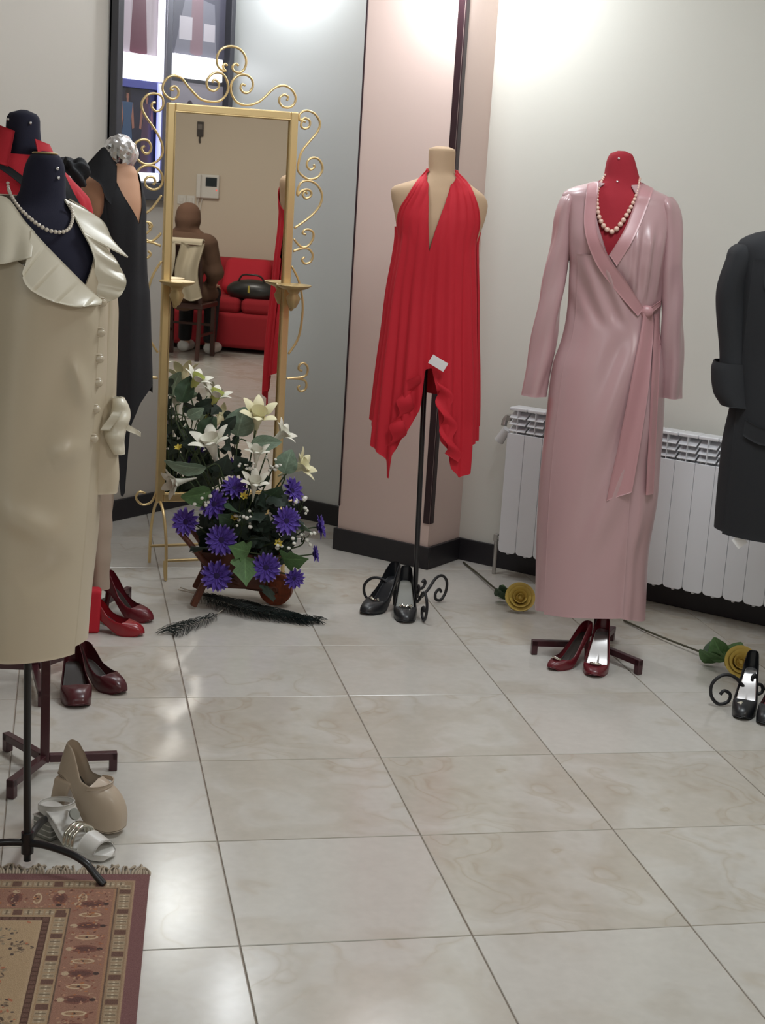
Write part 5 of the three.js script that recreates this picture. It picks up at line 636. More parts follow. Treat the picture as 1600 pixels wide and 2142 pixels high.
function stemmed(name, label, cat, x, h, z, dir, group, root = [0, 0.15, 0]) {
  const t = thing(name, label, cat, [bW[0], 0, bW[1]], toCam(...bW), group); const D = V3(...dir).normalize(), head = new THREE.Group(); head.name = 'bloom';
  const e = [x - D.x * 0.05, h - D.y * 0.05, z - D.z * 0.05];
  part('stem', sweep([root, [lerp(root[0], e[0], 0.45) * 0.9, lerp(root[1], e[1], 0.5), lerp(root[2], e[2], 0.4)], e, [x - D.x * 0.004, h - D.y * 0.004, z - D.z * 0.004]], 0.0026, 18, 6), mStem, t);
  head.position.set(x, h, z); head.quaternion.setFromUnitVectors(V3(0, 1, 0), D); t.add(head); return { t, head };
}
// white trumpet lilies: [x, height, z, direction, size, creamy, label]
[
  [-0.165, 0.815, 0.0, [0.45, 0.9, 0.15], 1.0, 2, 'tallest white lily, tipped right, against the mirror glass'],
  [-0.095, 0.760, 0.0, [0.35, 0.9, 0.1], 1.05, 2, 'white lily second from the top with a long green throat'],
  [0.062, 0.705, 0.05, [0.1, 0.8, 0.5], 1.25, 1, 'large open creamy lily at the upper right of the bouquet'],
  [-0.100, 0.605, 0.10, [-0.25, 0.85, 0.35], 1.35, 0, 'large white trumpet lily in the middle of the bouquet'],
  [0.062, 0.580, 0.10, [0.05, 0.9, 0.3], 0.85, 0, 'small white lily right of the large trumpet lily'],
  [-0.222, 0.455, 0.07, [-0.65, -0.1, 0.4], 1.0, 0, 'white lily drooping left over the frame foot'],
  [0.058, 0.475, 0.13, [0.05, 0.9, 0.45], 0.95, 0, 'white lily just above the purple daisies'],
  [0.222, 0.520, 0.0, [0.8, 0.45, 0.25], 1.1, 1, 'pale yellow lily turned right at the bouquet edge'],
  [0.150, 0.632, -0.02, [0.65, 0.6, 0.15], 0.95, 0, 'white lily leaning right below the creamy lily'],
].forEach(([x, h, z, d, s, c, l]) => {
  const { t, head } = stemmed('lily', l, 'flower', x, h, z, d, 'lilies in the wheelbarrow'); head.scale.setScalar(s);
  part('throat', gThroat, c === 1 ? mLilyC : c ? mThroat : mLilyW, head);
  for (let k = 0; k < 6; k++) { const p = part('petal', gLilyPetal, c === 1 ? mLilyC : mLilyW, head), a = k / 6 * 2 * PI + rr(-0.1, 0.1); p.rotation.order = 'YXZ'; p.rotation.set(k % 2 ? 0.34 : 0.2, a, 0); p.position.set(sin(a) * 0.0175, 0.004, cos(a) * 0.0175); }
});
// purple daisies
[
  [-0.179, 0.316, 0.09, [-0.4, 0.25, 0.85], 1.1, 'purple daisy farthest left, above the barrow handle'],
  [-0.080, 0.390, 0.11, [-0.35, 0.35, 0.8], 1.15, 'purple daisy upper left of the purple cluster'],
  [-0.014, 0.445, 0.09, [0.1, 0.7, 0.6], 1.0, 'topmost purple daisy under the white lily'],
  [-0.051, 0.268, 0.14, [-0.05, 0.15, 1], 1.2, 'purple daisy in the middle of the left group'],
  [-0.063, 0.135, 0.14, [-0.05, 0.1, 1], 1.2, 'lowest purple daisy in front of the barrow side'],
  [0.111, 0.172, 0.14, [0.05, 0.15, 1], 1.15, 'purple daisy low in the centre above the wheel'],
  [0.177, 0.340, 0.11, [0.25, 0.25, 0.9], 1.1, 'purple daisy on the right, level with the mirror base'],
  [0.192, 0.440, 0.06, [0.7, 0.35, 0.5], 1.05, 'purple daisy at the upper right, seen from its side'],
  [0.214, 0.128, 0.11, [0.35, 0.0, 0.8], 0.85, 'small purple daisy lowest on the right'],
  [0.300, 0.300, 0.02, [0.95, 0.25, 0.15], 0.95, 'purple daisy in profile at the far right'],
  [0.288, 0.200, 0.03, [0.95, 0.2, 0.15], 0.7, 'small half-closed purple daisy at the far right, below the profile one'],
].forEach(([x, h, z, d, s, l]) => {
  const { head } = stemmed('purple_daisy', l, 'flower', x, h, z, d, 'purple daisies in the wheelbarrow'); head.scale.setScalar(s);
  part('centre', gCentre, mPurD, head);
  for (let r = 0; r < 2; r++) for (let k = 0; k < 11; k++) { const p = part('petal', gDaisyPetal, mPur, head), a = (k + r * 0.5) / 11 * 2 * PI + rr(-0.08, 0.08); p.rotation.order = 'YXZ'; p.rotation.set(r ? 1.02 : 1.30 + rr(-0.1, 0.1), a, 0); p.position.set(sin(a) * 0.006, r * 0.003, cos(a) * 0.006); }
});
// small yellow freesias
[[-0.008, 0.350, 0.15, [0, 0.7, 0.7], 'yellow freesia in the centre of the bouquet'], [-0.215, 0.575, 0.06, [-0.3, 0.8, 0.5], 'yellow freesia at the left by the mirror frame'], [0.150, 0.265, 0.14, [0.2, 0.2, 0.9], 'yellow bud below the right purple daisy'], [0.020, 0.425, 0.13, [0.2, 0.6, 0.7], 'orange-yellow freesia beside the topmost purple daisy']].forEach(([x, h, z, d, l]) => {
  const { head } = stemmed('freesia', l, 'flower', x, h, z, d, 'freesias in the wheelbarrow');
  for (let k = 0; k < 6; k++) { const p = part('petal', gSmallPetal, mYel, head), a = k / 6 * 2 * PI; p.rotation.order = 'YXZ'; p.rotation.set(0.45, a, 0); p.position.set(sin(a) * 0.003, 0, cos(a) * 0.003); }
});
// leaf sprays: [x, h, z, direction, length, width, material, label]
const gLeaf = sheet((u, v) => { const x = (u - 0.5) * 2, w = 0.36 * pow(sin(PI * pow(v, 0.75) * 0.98 + 0.02), 0.8); return [x * w, v - 0.12 * v * v, 0.12 * abs(x) * w * 2 - 0.22 * v * v + 0.012 * sin(v * 18) * abs(x)]; }, 10, 16, { thick: 0.008 });
const gIvy = sheet((u, v) => { const x = (u - 0.5) * 2, w = lint([[0, 0.02], [0.08, 0.42], [0.22, 0.5], [0.34, 0.30], [0.5, 0.42], [0.62, 0.30], [0.85, 0.10], [1, 0.005]], v); return [x * w, v, 0.15 * abs(x) * w - 0.1 * v * v]; }, 10, 20, { thick: 0.01 });
[
  [-0.215, 0.735, 0.0, [0.25, 0.9, 0.1], 0.11, 0.9, 0, 0, 'dark upright leaf beside the tallest lily'],
  [-0.160, 0.715, 0.01, [0.9, 0.35, 0.1], 0.09, 0.9, 3, 0, 'dark leaf under the tallest lily'],
  [-0.190, 0.690, 0.03, [0.85, 0.45, 0.4], 0.075, 0.9, 1, 0, 'small grey-green leaf below the tallest lily'],
  [-0.010, 0.625, 0.02, [0.15, 0.95, 0.1], 0.12, 1.3, 1, 0, 'broad grey-green leaf behind the creamy lily'],
  [0.040, 0.610, 0.07, [0.95, 0.1, 0.2], 0.12, 0.7, 1, 0, 'grey-green leaf lying across below the creamy lily'],
  [-0.115, 0.525, 0.12, [-1, 0.0, 0.3], 0.165, 0.55, 1, 0, 'long pale green leaf reaching left across the mirror edge'],
  [-0.095, 0.440, 0.12, [-0.9, -0.3, 0.4], 0.12, 1.1, 2, 0, 'bright green leaf over the drooping lily'],
  [0.165, 0.500, 0.04, [0.15, 0.9, 0.2], 0.10, 1.2, 1, 0, 'round grey-green leaf left of the pale yellow lily'],
  [-0.140, 0.620, 0.04, [0.5, 0.8, 0.2], 0.10, 1.0, 0, 0, 'dark leaf behind the large trumpet lily'],
  [-0.065, 0.650, 0.03, [0.75, 0.65, 0.2], 0.075, 0.9, 3, 0, 'small dark leaf pointing right beside the broad leaf'],
  [0.060, 0.360, 0.13, [0.5, -0.2, 0.8], 0.10, 1.0, 3, 0, 'dark leaf in the centre between the purple daisies'],
  [-0.030, 0.400, 0.12, [0.4, -0.4, 0.8], 0.10, 1.0, 0, 0, 'dark green leaf under the topmost purple daisy'],
  [0.170, 0.205, 0.13, [0.8, 0.1, 0.6], 0.11, 1.0, 2, 1, 'bright ivy leaf at the lower right'],
  [0.035, 0.215, 0.16, [0.05, -0.9, 0.35], 0.11, 1.0, 2, 1, 'bright ivy leaf hanging over the barrow side'],
  [0.050, 0.230, 0.155, [-0.8, 0.3, 0.5], 0.09, 1.0, 2, 1, 'green ivy leaf left of the hanging one'],
  [0.220, 0.340, 0.08, [0.6, -0.5, 0.6], 0.08, 1.0, 1, 1, 'pale ivy leaf right of the mirror-level purple daisy'],
  [0.070, 0.280, 0.15, [0.3, 0.2, 0.9], 0.10, 1.0, 3, 1, 'dark ivy leaf in the middle of the bouquet'],
  [-0.110, 0.230, 0.13, [-0.5, 0.2, 0.8], 0.09, 1.0, 3, 1, 'dark ivy leaf below the leftmost purple daisy'],
  [0.120, 0.100, 0.13, [0.2, -0.5, 0.8], 0.085, 1.0, 3, 1, 'dark ivy leaf just above the wheel'],
  [0.120, 0.430, 0.10, [0.4, 0.5, 0.7], 0.08, 1.0, 0, 1, 'green ivy leaf beside the upper right purple daisy'],
  [-0.010, 0.330, 0.12, [-0.6, 0.4, 0.7], 0.09, 1.0, 0, 1, 'green ivy leaf between the left purple daisies'],
  [0.020, 0.520, 0.08, [-0.4, 0.6, 0.6], 0.08, 1.0, 3, 1, 'dark ivy leaf beneath the small white lily'],
  [-0.060, 0.500, 0.09, [0.2, 0.8, 0.5], 0.09, 1.0, 3, 1, 'dark ivy leaf beneath the large trumpet lily'],
].forEach(([x, h, z, d, len, wd, m, ivy, l]) => {
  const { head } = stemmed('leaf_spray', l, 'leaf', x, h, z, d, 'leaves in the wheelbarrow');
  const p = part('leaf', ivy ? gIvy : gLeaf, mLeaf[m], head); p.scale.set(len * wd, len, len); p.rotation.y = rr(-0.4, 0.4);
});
// white filler sprigs
[[0.235, 0.395, 0.07, 'white filler sprig at the right edge, higher one'], [0.250, 0.280, 0.08, 'white filler sprig at the right edge, lower one'], [0.020, 0.345, 0.15, 'white filler sprig around the central yellow freesia'], [-0.120, 0.405, 0.13, 'white filler sprig beside the drooping lily'], [0.120, 0.53, 0.06, 'white filler sprig under the leaning lily'], [0.03, 0.53, 0.10, 'white filler sprig under the small white lily'], [0.175, 0.255, 0.13, 'white filler sprig below the right purple daisy']].forEach(([x, h, z, l]) => {
  const { t, head } = stemmed('filler_sprig', l, 'flower', x, h, z, [x * 2, 1, z * 3], 'filler sprigs in the wheelbarrow');
  for (let i = 0; i < 11; i++) { const q = [rr(-0.03, 0.03), rr(-0.02, 0.035), rr(-0.02, 0.03)], s = rr(0.0045, 0.009); const f = part('bud', (() => { const g = new THREE.IcosahedronGeometry(s, 1); g.scale(1, 0.8, 1); g.translate(...q); return g; })(), mBud, head); part('twig', sweep([[0, -0.03, 0], [q[0] * 0.6, q[1] * 0.4, q[2] * 0.6], q], 0.0009, 6, 4), mStem, f); }
});
// dense dark filler foliage in the heart of the bouquet
{
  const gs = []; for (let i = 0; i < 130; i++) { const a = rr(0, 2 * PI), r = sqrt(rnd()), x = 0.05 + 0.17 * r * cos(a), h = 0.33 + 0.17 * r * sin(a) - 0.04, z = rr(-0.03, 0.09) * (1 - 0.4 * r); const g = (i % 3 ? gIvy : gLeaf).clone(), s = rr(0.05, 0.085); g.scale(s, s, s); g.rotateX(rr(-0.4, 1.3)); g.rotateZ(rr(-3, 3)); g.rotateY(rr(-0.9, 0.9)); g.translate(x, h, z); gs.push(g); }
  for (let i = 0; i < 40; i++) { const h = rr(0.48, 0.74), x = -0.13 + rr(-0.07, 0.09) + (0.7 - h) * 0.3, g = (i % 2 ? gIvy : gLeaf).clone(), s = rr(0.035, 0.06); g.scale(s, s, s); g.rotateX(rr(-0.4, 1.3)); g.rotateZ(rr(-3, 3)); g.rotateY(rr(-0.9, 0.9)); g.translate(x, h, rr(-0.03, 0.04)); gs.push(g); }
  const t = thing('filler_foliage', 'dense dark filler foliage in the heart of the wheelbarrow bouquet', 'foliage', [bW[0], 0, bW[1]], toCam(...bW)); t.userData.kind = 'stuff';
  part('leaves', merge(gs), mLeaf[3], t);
}
// feathers lying in front of the barrow
function feather(label, P, w, dens, eye) {
  const t = thing('feather', label, 'feather', [P[0][0], 0, P[0][2]]); const o = P[0], Q = P.map(p => [p[0] - o[0], p[1], p[2] - o[2]]);
  part('quill', sweep(Q, (k) => 0.0024 * (1 - 0.75 * k), 40, 6), std(lin(0.5, 0.46, 0.38), 0.5), t);
  const bs = []; for (let i = 0; i < dens; i++) { const k = lerp(0.22, 1, i / dens), p = cr(Q, k), q = cr(Q, min(1, k + 0.02)), d = V3(q[0] - p[0], 0, q[2] - p[2]).normalize(), n = V3(-d.z, 0, d.x), s = i % 2 ? 1 : -1, l = w * sin(PI * min(1, 0.12 + 0.86 * (k - 0.2))) * rr(0.6, 1.1); bs.push(sweep([p, [p[0] + d.x * l * 0.4 + n.x * s * l * 0.45, max(0.004, p[1] + rr(0, 0.012)), p[2] + d.z * l * 0.4 + n.z * s * l * 0.45], [p[0] + d.x * l * 1.0 + n.x * s * l * 0.75, 0.003 + rr(0, 0.006), p[2] + d.z * l * 1.0 + n.z * s * l * 0.75]], (q) => 0.0013 * (1 - 0.6 * q), 5, 3)); }
  const b = part('barbs', merge(bs), phy(lin(0.012, 0.022, 0.020), 0.45), t); b.userData.kind = 'stuff';
  if (eye) { const p = cr(Q, 0.93), g = new THREE.SphereGeometry(1, 16, 10); g.scale(0.022, 0.003, 0.016); g.rotateY(-atan2(Q[Q.length - 1][2] - Q[0][2], Q[Q.length - 1][0] - Q[0][0])); g.translate(p[0], 0.012, p[2]); part('eye_spot', g, phy(lin(0.01, 0.03, 0.04), 0.3), t); }
}
feather('thick dark green feather pointing right in front of the wheel', [[-3.56, 0.02, -4.16], [-3.38, 0.02, -4.17], [-3.2, 0.014, -4.19], [-3.0, 0.008, -4.21]], 0.075, 420, 1);
feather('dark feather crossing under the wheel towards the right', [[-3.60, 0.008, -4.22], [-3.36, 0.03, -4.13], [-3.16, 0.022, -4.14], [-2.97, 0.01, -4.24]], 0.06, 320, 1);
feather('thin wispy dark feather curling towards the camera', [[-3.30, 0.012, -4.12], [-3.26, 0.012, -3.98], [-3.26, 0.01, -3.86], [-3.25, 0.008, -3.77]], 0.07, 120, 0);

// ================================================================ yellow roses on the floor
function rose(label, stem, head, turn, tilt) {
  const t = thing('yellow_rose', label, 'flower', [head[0], 0, head[1]]); const L = stem.map(([x, h, z]) => [x - head[0], h, z - head[1]]);
  part('stem', sweep(L, 0.0038, 40, 8), std(lin(0.06, 0.055, 0.03), 0.7), t);
  const b = new THREE.Group(); b.name = 'bloom'; b.position.set(0, 0.042, 0); b.rotation.set(tilt, turn, 0, 'YXZ'); t.add(b);
  const mY = phy(lin(0.68, 0.50, 0.12), 0.55);
  for (let r = 0; r < 4; r++) for (let k = 0; k < 4 + r; k++) { const rad = 0.010 + r * 0.0085, a0 = k / (4 + r) * 2 * PI + r * 0.7; part('petal', sheet((u, v) => { const a = a0 + (u - 0.5) * 2.1, q = rad * (0.35 + 0.75 * sin(v * 1.5)) + (v > 0.8 ? (v - 0.8) * 0.03 * r : 0), y = (v - 0.35) * (0.062 - r * 0.005) - pow(abs(u - 0.5) * 2, 3) * 0.01 * v; return [q * cos(a), y, q * sin(a)]; }, 8, 8, { thick: 0.0011 }), mY, b); }
  part('bud', (() => { const g = new THREE.SphereGeometry(0.017, 16, 12); g.scale(1, 1.25, 1); g.translate(0, 0.006, 0); return g; })(), mY, b);
  part('calyx', (() => { const g = new THREE.SphereGeometry(0.016, 14, 10); g.scale(1, 0.7, 1); g.translate(0, -0.022, 0); return g; })(), mLeaf[2], b);
  return { t, L };
}
function roseLeaves(r, list) { for (const [k, d, len, m] of list) { const p = cr(r.L, k), g = part('leaf', gLeaf, mLeaf[m], r.t); g.position.set(...p); g.quaternion.setFromUnitVectors(V3(0, 1, 0), V3(...d).normalize()); g.scale.set(len * 1.2, len, len); } }
roseLeaves(rose('yellow rose lying left of the pink dress hem', [[-3.035, 0.006, -5.37], [-2.86, 0.012, -5.21], [-2.70, 0.016, -5.06], [-2.55, 0.03, -4.945]], [-2.53, -4.925], 0.6, 1.0), [[0.90, [-0.6, 0.5, 0.5], 0.075, 0], [0.84, [-0.2, 0.25, 0.8], 0.085, 0], [0.95, [0.5, 0.9, -0.2], 0.06, 0], [0.8, [-0.7, 0.3, -0.2], 0.06, 2]]);
roseLeaves(rose('yellow rose with broad leaves lying by the charcoal coat stand', [[-2.16, 0.006, -5.07], [-1.99, 0.012, -4.97], [-1.80, 0.018, -4.88], [-1.62, 0.03, -4.78]], [-1.60, -4.765], 0.6, 1.0), [[0.90, [-0.6, 0.8, 0.2], 0.10, 2], [0.86, [-0.5, 0.2, 0.7], 0.10, 2], [0.95, [0.2, 1.0, -0.3], 0.09, 2], [0.88, [-0.1, 0.5, 0.9], 0.09, 2], [0.80, [-0.5, 0.7, -0.4], 0.07, 0]]);

// ================================================================ red cloth bag between the shoes
{
  const t = thing('cloth_bag', 'small bright red cloth bag standing beside the maroon shoes', 'bag', [-3.513, 0, -3.576], 0.75);
  part('body', (() => { const g = new RoundedBoxGeometry(0.17, 0.15, 0.07, 5, 0.012), p = g.attributes.position; for (let i = 0; i < p.count; i++) { const y = p.getY(i); p.setXYZ(i, p.getX(i) * (1 + 0.04 * sin(y * 40)), y, p.getZ(i) * (1 - 2.5 * max(0, y)) + 0.004 * sin(p.getX(i) * 60)); } g.computeVertexNormals(); g.translate(0, 0.0755, 0); return g; })(), M.redCoat, t);
  for (const z of [-0.02, 0.02]) part('handle', sweep([[-0.05, 0.145, z], [-0.045, 0.165, z * 1.2], [-0.02, 0.158, z * 1.6], [0.0, 0.15, z * 1.8], [0.01, 0.14, z * 1.7]], 0.004, 24, 6), M.redCoat, t);
}

// ================================================================ far side of the room, seen in the mirror
{
  const mSofa = cloth(0.34, 0.014, 0.022, 0.9), mPost = phy(lin(0.10, 0.04, 0.025), 0.45);
  const t = thing('sofa', 'red sofa against the far wall, seen in the mirror', 'sofa', [3.55, 0, -2.55]);
  part('base', rbox(0.80, 0.30, 2.1, 0.04, -0.02, 0.19, 0, 3), mSofa, t);
  part('backrest', rbox(0.24, 0.52, 2.1, 0.07, 0.30, 0.50, 0, 4), mSofa, t);
  for (const s of [-1, 1]) { part('seat_cushion', rbox(0.62, 0.13, 0.94, 0.05, -0.1, 0.40, s * 0.475, 4), mSofa, t); part('arm', rbox(0.8, 0.36, 0.16, 0.06, -0.02, 0.44, s * 1.05, 4), mSofa, t); }
  for (const [x, z] of [[-0.35, -0.95], [-0.35, 0.95], [0.3, -0.95], [0.3, 0.95]]) part('leg', rbox(0.05, 0.045, 0.05, 0.006, x, 0.0225, z), mPost, t);
  const cu = thing('cushion', 'bright red cushion on the sofa, seen in the mirror', 'cushion', [3.52, 0.47, -2.50]); part('cover', (() => { const g = new RoundedBoxGeometry(0.16, 0.34, 0.42, 4, 0.075); g.rotateZ(-0.5); g.translate(0, 0.15, 0); return g; })(), cloth(0.5, 0.015, 0.03, 0.85), cu);
  const hb = thing('handbag', 'black handbag with a yellow motif on the sofa, seen in the mirror', 'bag', [3.28, 0.466, -2.62]);
  part('body', (() => { const g = new THREE.SphereGeometry(1, 32, 20), p = g.attributes.position; for (let i = 0; i < p.count; i++) { const y = p.getY(i); p.setXYZ(i, p.getX(i) * 0.11, (y < -0.6 ? -0.6 : y) * 0.10 + 0.06, p.getZ(i) * 0.23); } g.computeVertexNormals(); return g; })(), leather(0.014, 0.014, 0.012, 0.5), hb);
  part('handle', sweep([[-0.03, 0.13, -0.12], [-0.05, 0.19, -0.08], [-0.06, 0.2, 0], [-0.05, 0.19, 0.08], [-0.03, 0.13, 0.12]], 0.008, 24, 8), leather(0.014, 0.014, 0.012, 0.5), hb);
  part('motif', rbox(0.01, 0.06, 0.018, 0.004, -0.113, 0.08, 0.0), std(lin(0.5, 0.4, 0.08), 0.5), hb);
  // wall fittings
  const ic = thing('intercom', 'white door intercom with a dark screen on the far wall, seen in the mirror', 'intercom', [4.0, 1.365, -1.965], -PI / 2);
  const mWh = phy(lin(0.72, 0.70, 0.64), 0.4);
  part('body', rbox(0.21, 0.21, 0.04, 0.012, 0, 0, 0.02, 3), mWh, ic); part('screen', rbox(0.105, 0.08, 0.006, 0.003, -0.035, 0.04, 0.041), phy(lin(0.03, 0.04, 0.045), 0.15), ic);
  part('handset', rbox(0.042, 0.21, 0.03, 0.012, 0.077, 0, 0.052, 3), mWh, ic); part('indicator', (() => { const g = new THREE.SphereGeometry(0.006, 10, 8); g.translate(-0.085, -0.03, 0.041); return g; })(), std(lin(0.5, 0.02, 0.02), 0.4, { emissive: lin(1, 0.08, 0.06), emissiveIntensity: 1 }), ic);
  part('cord', sweep([[0.077, -0.10, 0.05], [0.085, -0.16, 0.04], [0.07, -0.22, 0.03], [0.06, -0.15, 0.02], [0.05, -0.1, 0.02]], 0.004, 30, 6), mWh, ic);
  [[-1.80, 'left'], [-1.715, 'right']].forEach(([z, s]) => { const sw = thing('light_switch', s === 'left' ? 'white switch plate nearer the intercom, seen in the mirror' : 'white switch plate farther from the intercom, seen in the mirror', 'switch', [4.0, 1.235, z], -PI / 2); part('plate', rbox(0.08, 0.08, 0.01, 0.004, 0, 0, 0.005), mWh, sw); part('rocker', rbox(0.035, 0.045, 0.008, 0.003, 0, 0, 0.012), mWh, sw); });
  const th = thing('key_holder', 'dark hanging ornament high on the far wall, seen in the mirror', 'ornament', [4.0, 1.86, -1.87], -PI / 2);
  part('plaque', rbox(0.06, 0.13, 0.016, 0.005, 0, 0, 0.008), phy(lin(0.06, 0.05, 0.045), 0.5), th); part('face', rbox(0.04, 0.045, 0.004, 0.002, 0, 0.02, 0.017), phy(lin(0.2, 0.18, 0.16), 0.5), th); part('tassel', sweep([[0, -0.06, 0.008], [0.004, -0.09, 0.009], [0, -0.12, 0.009]], 0.009, 8, 8), phy(lin(0.07, 0.06, 0.05), 0.8), th);
  // chair
  const mCh = phy(lin(0.06, 0.022, 0.016), 0.4);
  const cp = [2.62, -2.25], ct = PI / 2; // chair faces +x
  const ch = thing('dining_chair', 'dark wooden chair with its back to the mirror', 'chair', [cp[0], 0, cp[1]], ct);
  part('seat', rbox(0.42, 0.045, 0.42, 0.015, 0, 0.44, 0, 3), mCh, ch);
  for (const [x, z] of [[-0.18, 0.18], [0.18, 0.18]]) part('leg', span([x, 0.0, z * 1.05], [x, 0.43, z], 0.036, 0.036, 0.006), mCh, ch);
  for (const x of [-0.18, 0.18]) part('leg', sweep([[x, 0, -0.22], [x, 0.25, -0.19], [x, 0.45, -0.18], [x, 0.7, -0.20], [x, 0.92, -0.25]], 0.019, 24, 8), mCh, ch);
  part('back_rail', rbox(0.40, 0.10, 0.025, 0.01, 0, 0.87, -0.24), mCh, ch); part('back_rail', rbox(0.36, 0.05, 0.022, 0.01, 0, 0.62, -0.195), mCh, ch);
  for (const x of [-0.18, 0.18]) part('stretcher', span([x, 0.2, -0.19], [x, 0.2, 0.18], 0.02, 0.02), mCh, ch);
  part('stretcher', span([-0.18, 0.26, 0.18], [0.18, 0.26, 0.18], 0.02, 0.02), mCh, ch);
  const cc = thing('draped_jacket', 'cream jacket hung over the chair back, seen in the mirror', 'jacket', [cp[0], 0, cp[1]], ct);
  const drape = (x0, x1, y1, y0, s) => sheet((u, v) => { const x = lerp(x0, x1, u), y = lerp(y1, y0, v); return [x + 0.02 * sin(v * 5 + s), y - 0.03 * sin(u * PI), -0.285 - 0.02 * sin(u * 9 + s) - 0.03 * sin(v * 3)]; }, 20, 24, { thick: 0.012 });
  const mCj = cloth(0.50, 0.43, 0.31, 0.85);
  part('left_front', drape(-0.21, -0.02, 0.95, 0.45, 0.4), mCj, cc); part('right_front', drape(0.03, 0.21, 0.95, 0.52, 2.0), mCj, cc);
  part('yoke', sheet((u, v) => { const a = lerp(-0.3, 2.6, v); return [lerp(-0.215, 0.215, u), 0.945 + 0.03 * sin(a), -0.25 - 0.036 * cos(a)]; }, 20, 10, { thick: 0.01 }), mCj, cc);

  // seated person, back to the mirror
  const pe = thing('person', 'person in a brown hooded coat seated on the chair, seen in the mirror', 'person', [cp[0], 0, cp[1]], ct);
  pe.scale.y = 0.94;
  const cap = (p, a, b, ra, rb) => { const pa = [p[0] - a[0], p[1] - a[1], p[2] - a[2]], ba = [b[0] - a[0], b[1] - a[1], b[2] - a[2]], d = ba[0] ** 2 + ba[1] ** 2 + ba[2] ** 2, h = max(0, min(1, (pa[0] * ba[0] + pa[1] * ba[1] + pa[2] * ba[2]) / d)); return hypot(pa[0] - ba[0] * h, pa[1] - ba[1] * h, pa[2] - ba[2] * h) - lerp(ra, rb, h); };
  const smin = (a, b, k) => { const h = max(0, min(1, 0.5 + 0.5 * (b - a) / k)); return lerp(b, a, h) - k * h * (1 - h); };
  const field = (bones, k, c, half, res, mat) => {
    const mc = new MarchingCubes(res, mat, false, false, 120000); mc.isolation = 0; const n = mc.size;
    for (let z = 0; z < n; z++) for (let y = 0; y < n; y++) for (let x = 0; x < n; x++) { const p = [c[0] + ((x - n / 2) / (n / 2)) * half, c[1] + ((y - n / 2) / (n / 2)) * half, c[2] + ((z - n / 2) / (n / 2)) * half]; let d = 9; for (const [a, b, ra, rb] of bones) d = smin(d, cap(p, a, b, ra, rb), k); mc.field[x + y * n + z * n * n] = -d; }
    mc.update(); const m = mc.count, g = new THREE.BufferGeometry();
    const pos = new Float32Array(m * 3), nor = new Float32Array(m * 3); for (let i = 0; i < m * 3; i += 3) for (let q = 0; q < 3; q++) { pos[i + q] = mc.positionArray[i + q] * half + c[q]; nor[i + q] = mc.normalArray[i + q]; }
    g.setAttribute('position', new THREE.BufferAttribute(pos, 3)); g.setAttribute('normal', new THREE.BufferAttribute(nor, 3)); g.setAttribute('uv', new THREE.BufferAttribute(new Float32Array(m * 2), 2)); g.computeVertexNormals(); return g;
  };
  const hand = (x, s) => { const o = [x, 0.61, 0.30], r = [[[x, 0.615, 0.235], o, 0.026, 0.03]]; for (let i = 0; i < 4; i++) { const fx = x + (i - 1.5) * 0.019, l = [0.07, 0.082, 0.078, 0.06][i]; r.push([[fx, 0.612, 0.31], [fx, 0.605, 0.31 + l * 0.55], 0.0095, 0.009], [[fx, 0.605, 0.31 + l * 0.55], [fx, 0.585, 0.31 + l], 0.009, 0.008]); } r.push([[x + s * 0.02, 0.61, 0.27], [x + s * 0.05, 0.60, 0.305], 0.0105, 0.009]); return r; };
  const skin = std(lin(0.50, 0.31, 0.22), 0.6);
  const body = [[[0, 0.56, -0.04], [0, 0.80, -0.06], 0.135, 0.125], [[0, 0.80, -0.06], [0, 0.98, -0.03], 0.125, 0.11], [[-0.13, 1.0, -0.03], [0.13, 1.0, -0.03], 0.07, 0.07], [[0, 1.0, -0.02], [0, 1.12, 0.0], 0.055, 0.05],
    [[-0.09, 0.555, -0.02], [-0.11, 0.545, 0.36], 0.088, 0.06], [[0.09, 0.555, -0.02], [0.11, 0.545, 0.36], 0.088, 0.06], [[-0.11, 0.545, 0.36], [-0.11, 0.11, 0.33], 0.058, 0.038], [[0.11, 0.545, 0.36], [0.12, 0.11, 0.30], 0.058, 0.038], [[-0.11, 0.06, 0.33], [-0.12, 0.042, 0.50], 0.04, 0.036], [[0.12, 0.06, 0.30], [0.13, 0.042, 0.47], 0.04, 0.036],
    [[-0.19, 0.99, -0.03], [-0.24, 0.75, -0.01], 0.056, 0.046], [[-0.24, 0.75, -0.01], [-0.14, 0.635, 0.2], 0.046, 0.033], [[0.19, 0.99, -0.03], [0.24, 0.75, -0.01], 0.056, 0.046], [[0.24, 0.75, -0.01], [0.14, 0.635, 0.2], 0.046, 0.033]];
  const head = [[[0, 1.19, 0.0], [0, 1.22, 0.005], 0.082, 0.086], [[0, 1.14, 0.045], [0, 1.16, 0.05], 0.045, 0.055], [[0, 1.185, 0.095], [0, 1.165, 0.108], 0.010, 0.013], [[-0.08, 1.18, 0.0], [-0.084, 1.20, 0.0], 0.012, 0.014], [[0.08, 1.18, 0.0], [0.084, 1.20, 0.0], 0.012, 0.014], [[-0.02, 1.132, 0.092], [0.02, 1.132, 0.092], 0.006, 0.006]];
  const bg = [field(body, 0.035, [0, 0.6, 0.12], 0.62, 90), field(head, 0.015, [0, 1.18, 0.03], 0.16, 60), field(hand(-0.14, 1), 0.006, [-0.13, 0.61, 0.30], 0.11, 60), field(hand(0.14, -1), 0.006, [0.13, 0.61, 0.30], 0.11, 60)];
  const bm = part('body', merge(bg), skin, pe);
  for (const x of [-0.032, 0.032]) part('eye', (() => { const g = new THREE.SphereGeometry(0.011, 12, 8); g.translate(x, 1.195, 0.083); return g; })(), std(lin(0.06, 0.04, 0.03), 0.3), pe);
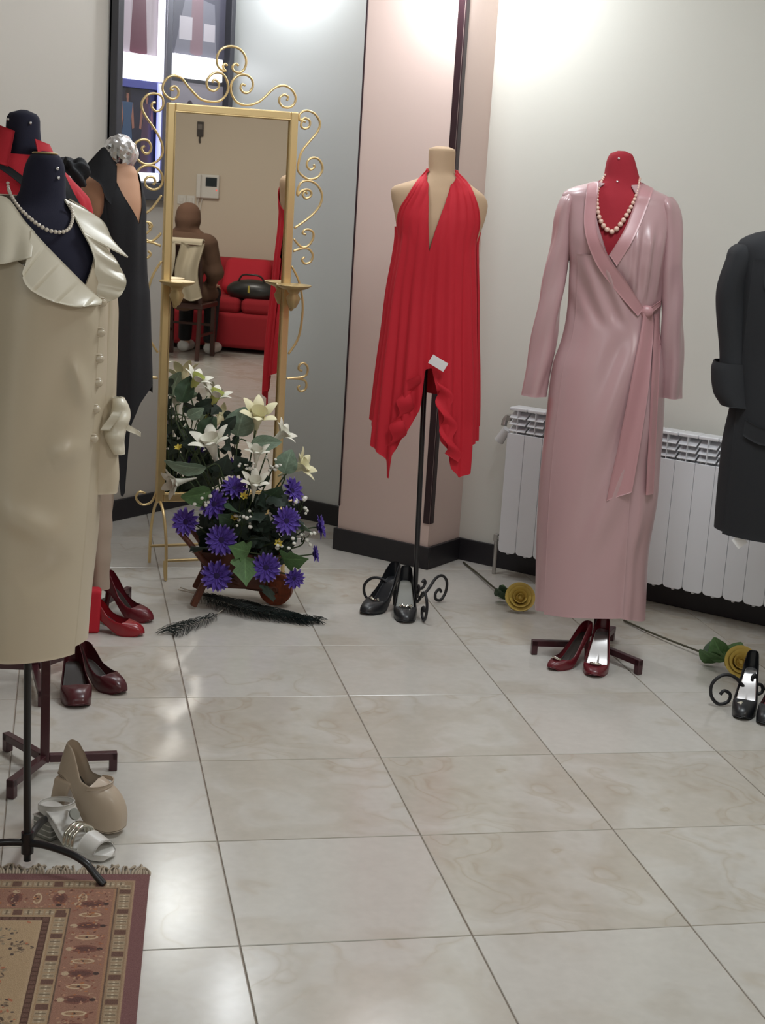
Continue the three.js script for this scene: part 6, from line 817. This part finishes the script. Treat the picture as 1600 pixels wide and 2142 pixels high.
  const coat = [[[0, 0.56, -0.05], [0, 0.80, -0.07], 0.155, 0.145], [[0, 0.80, -0.07], [0, 0.98, -0.04], 0.145, 0.13], [[-0.14, 0.995, -0.03], [0.14, 0.995, -0.03], 0.085, 0.085], [[-0.19, 0.99, -0.03], [-0.245, 0.75, -0.01], 0.072, 0.06], [[-0.245, 0.75, -0.01], [-0.145, 0.637, 0.19], 0.06, 0.045], [[0.19, 0.99, -0.03], [0.245, 0.75, -0.01], 0.072, 0.06], [[0.245, 0.75, -0.01], [0.145, 0.637, 0.19], 0.06, 0.045], [[-0.09, 0.55, 0.0], [-0.11, 0.545, 0.28], 0.1, 0.075], [[0.09, 0.55, 0.0], [0.11, 0.545, 0.28], 0.1, 0.075]];
  part('coat', field(coat, 0.05, [0, 0.78, 0.05], 0.42, 80), cloth(0.10, 0.052, 0.030, 0.9), pe);
  const scarf = [[[0, 1.20, -0.012], [0, 1.235, -0.008], 0.098, 0.098], [[0, 1.10, -0.03], [0, 1.16, -0.02], 0.085, 0.09], [[-0.10, 1.04, -0.03], [0.10, 1.04, -0.03], 0.06, 0.06], [[0, 1.06, 0.06], [0, 1.04, 0.08], 0.05, 0.04]];
  part('headscarf', field(scarf, 0.05, [0, 1.14, 0], 0.26, 60), cloth(0.115, 0.058, 0.034, 0.9), pe);
  const legs = [[[-0.11, 0.545, 0.30], [-0.11, 0.545, 0.36], 0.068, 0.068], [[0.11, 0.545, 0.30], [0.11, 0.545, 0.36], 0.068, 0.068], [[-0.11, 0.545, 0.36], [-0.11, 0.14, 0.33], 0.068, 0.055], [[0.11, 0.545, 0.36], [0.12, 0.14, 0.30], 0.068, 0.055]];
  part('trousers', field(legs, 0.02, [0, 0.36, 0.32], 0.30, 60), cloth(0.012, 0.012, 0.014, 0.9), pe);
  for (const [x, z] of [[-0.115, 0.37], [0.125, 0.34]]) part('shoe', field([[[x, 0.055, z - 0.06], [x * 1.04, 0.048, z + 0.12], 0.05, 0.046]], 0.01, [x, 0.06, z + 0.03], 0.17, 40), std(lin(0.7, 0.69, 0.66), 0.6), pe);
}
renderer.render(scene, camera);
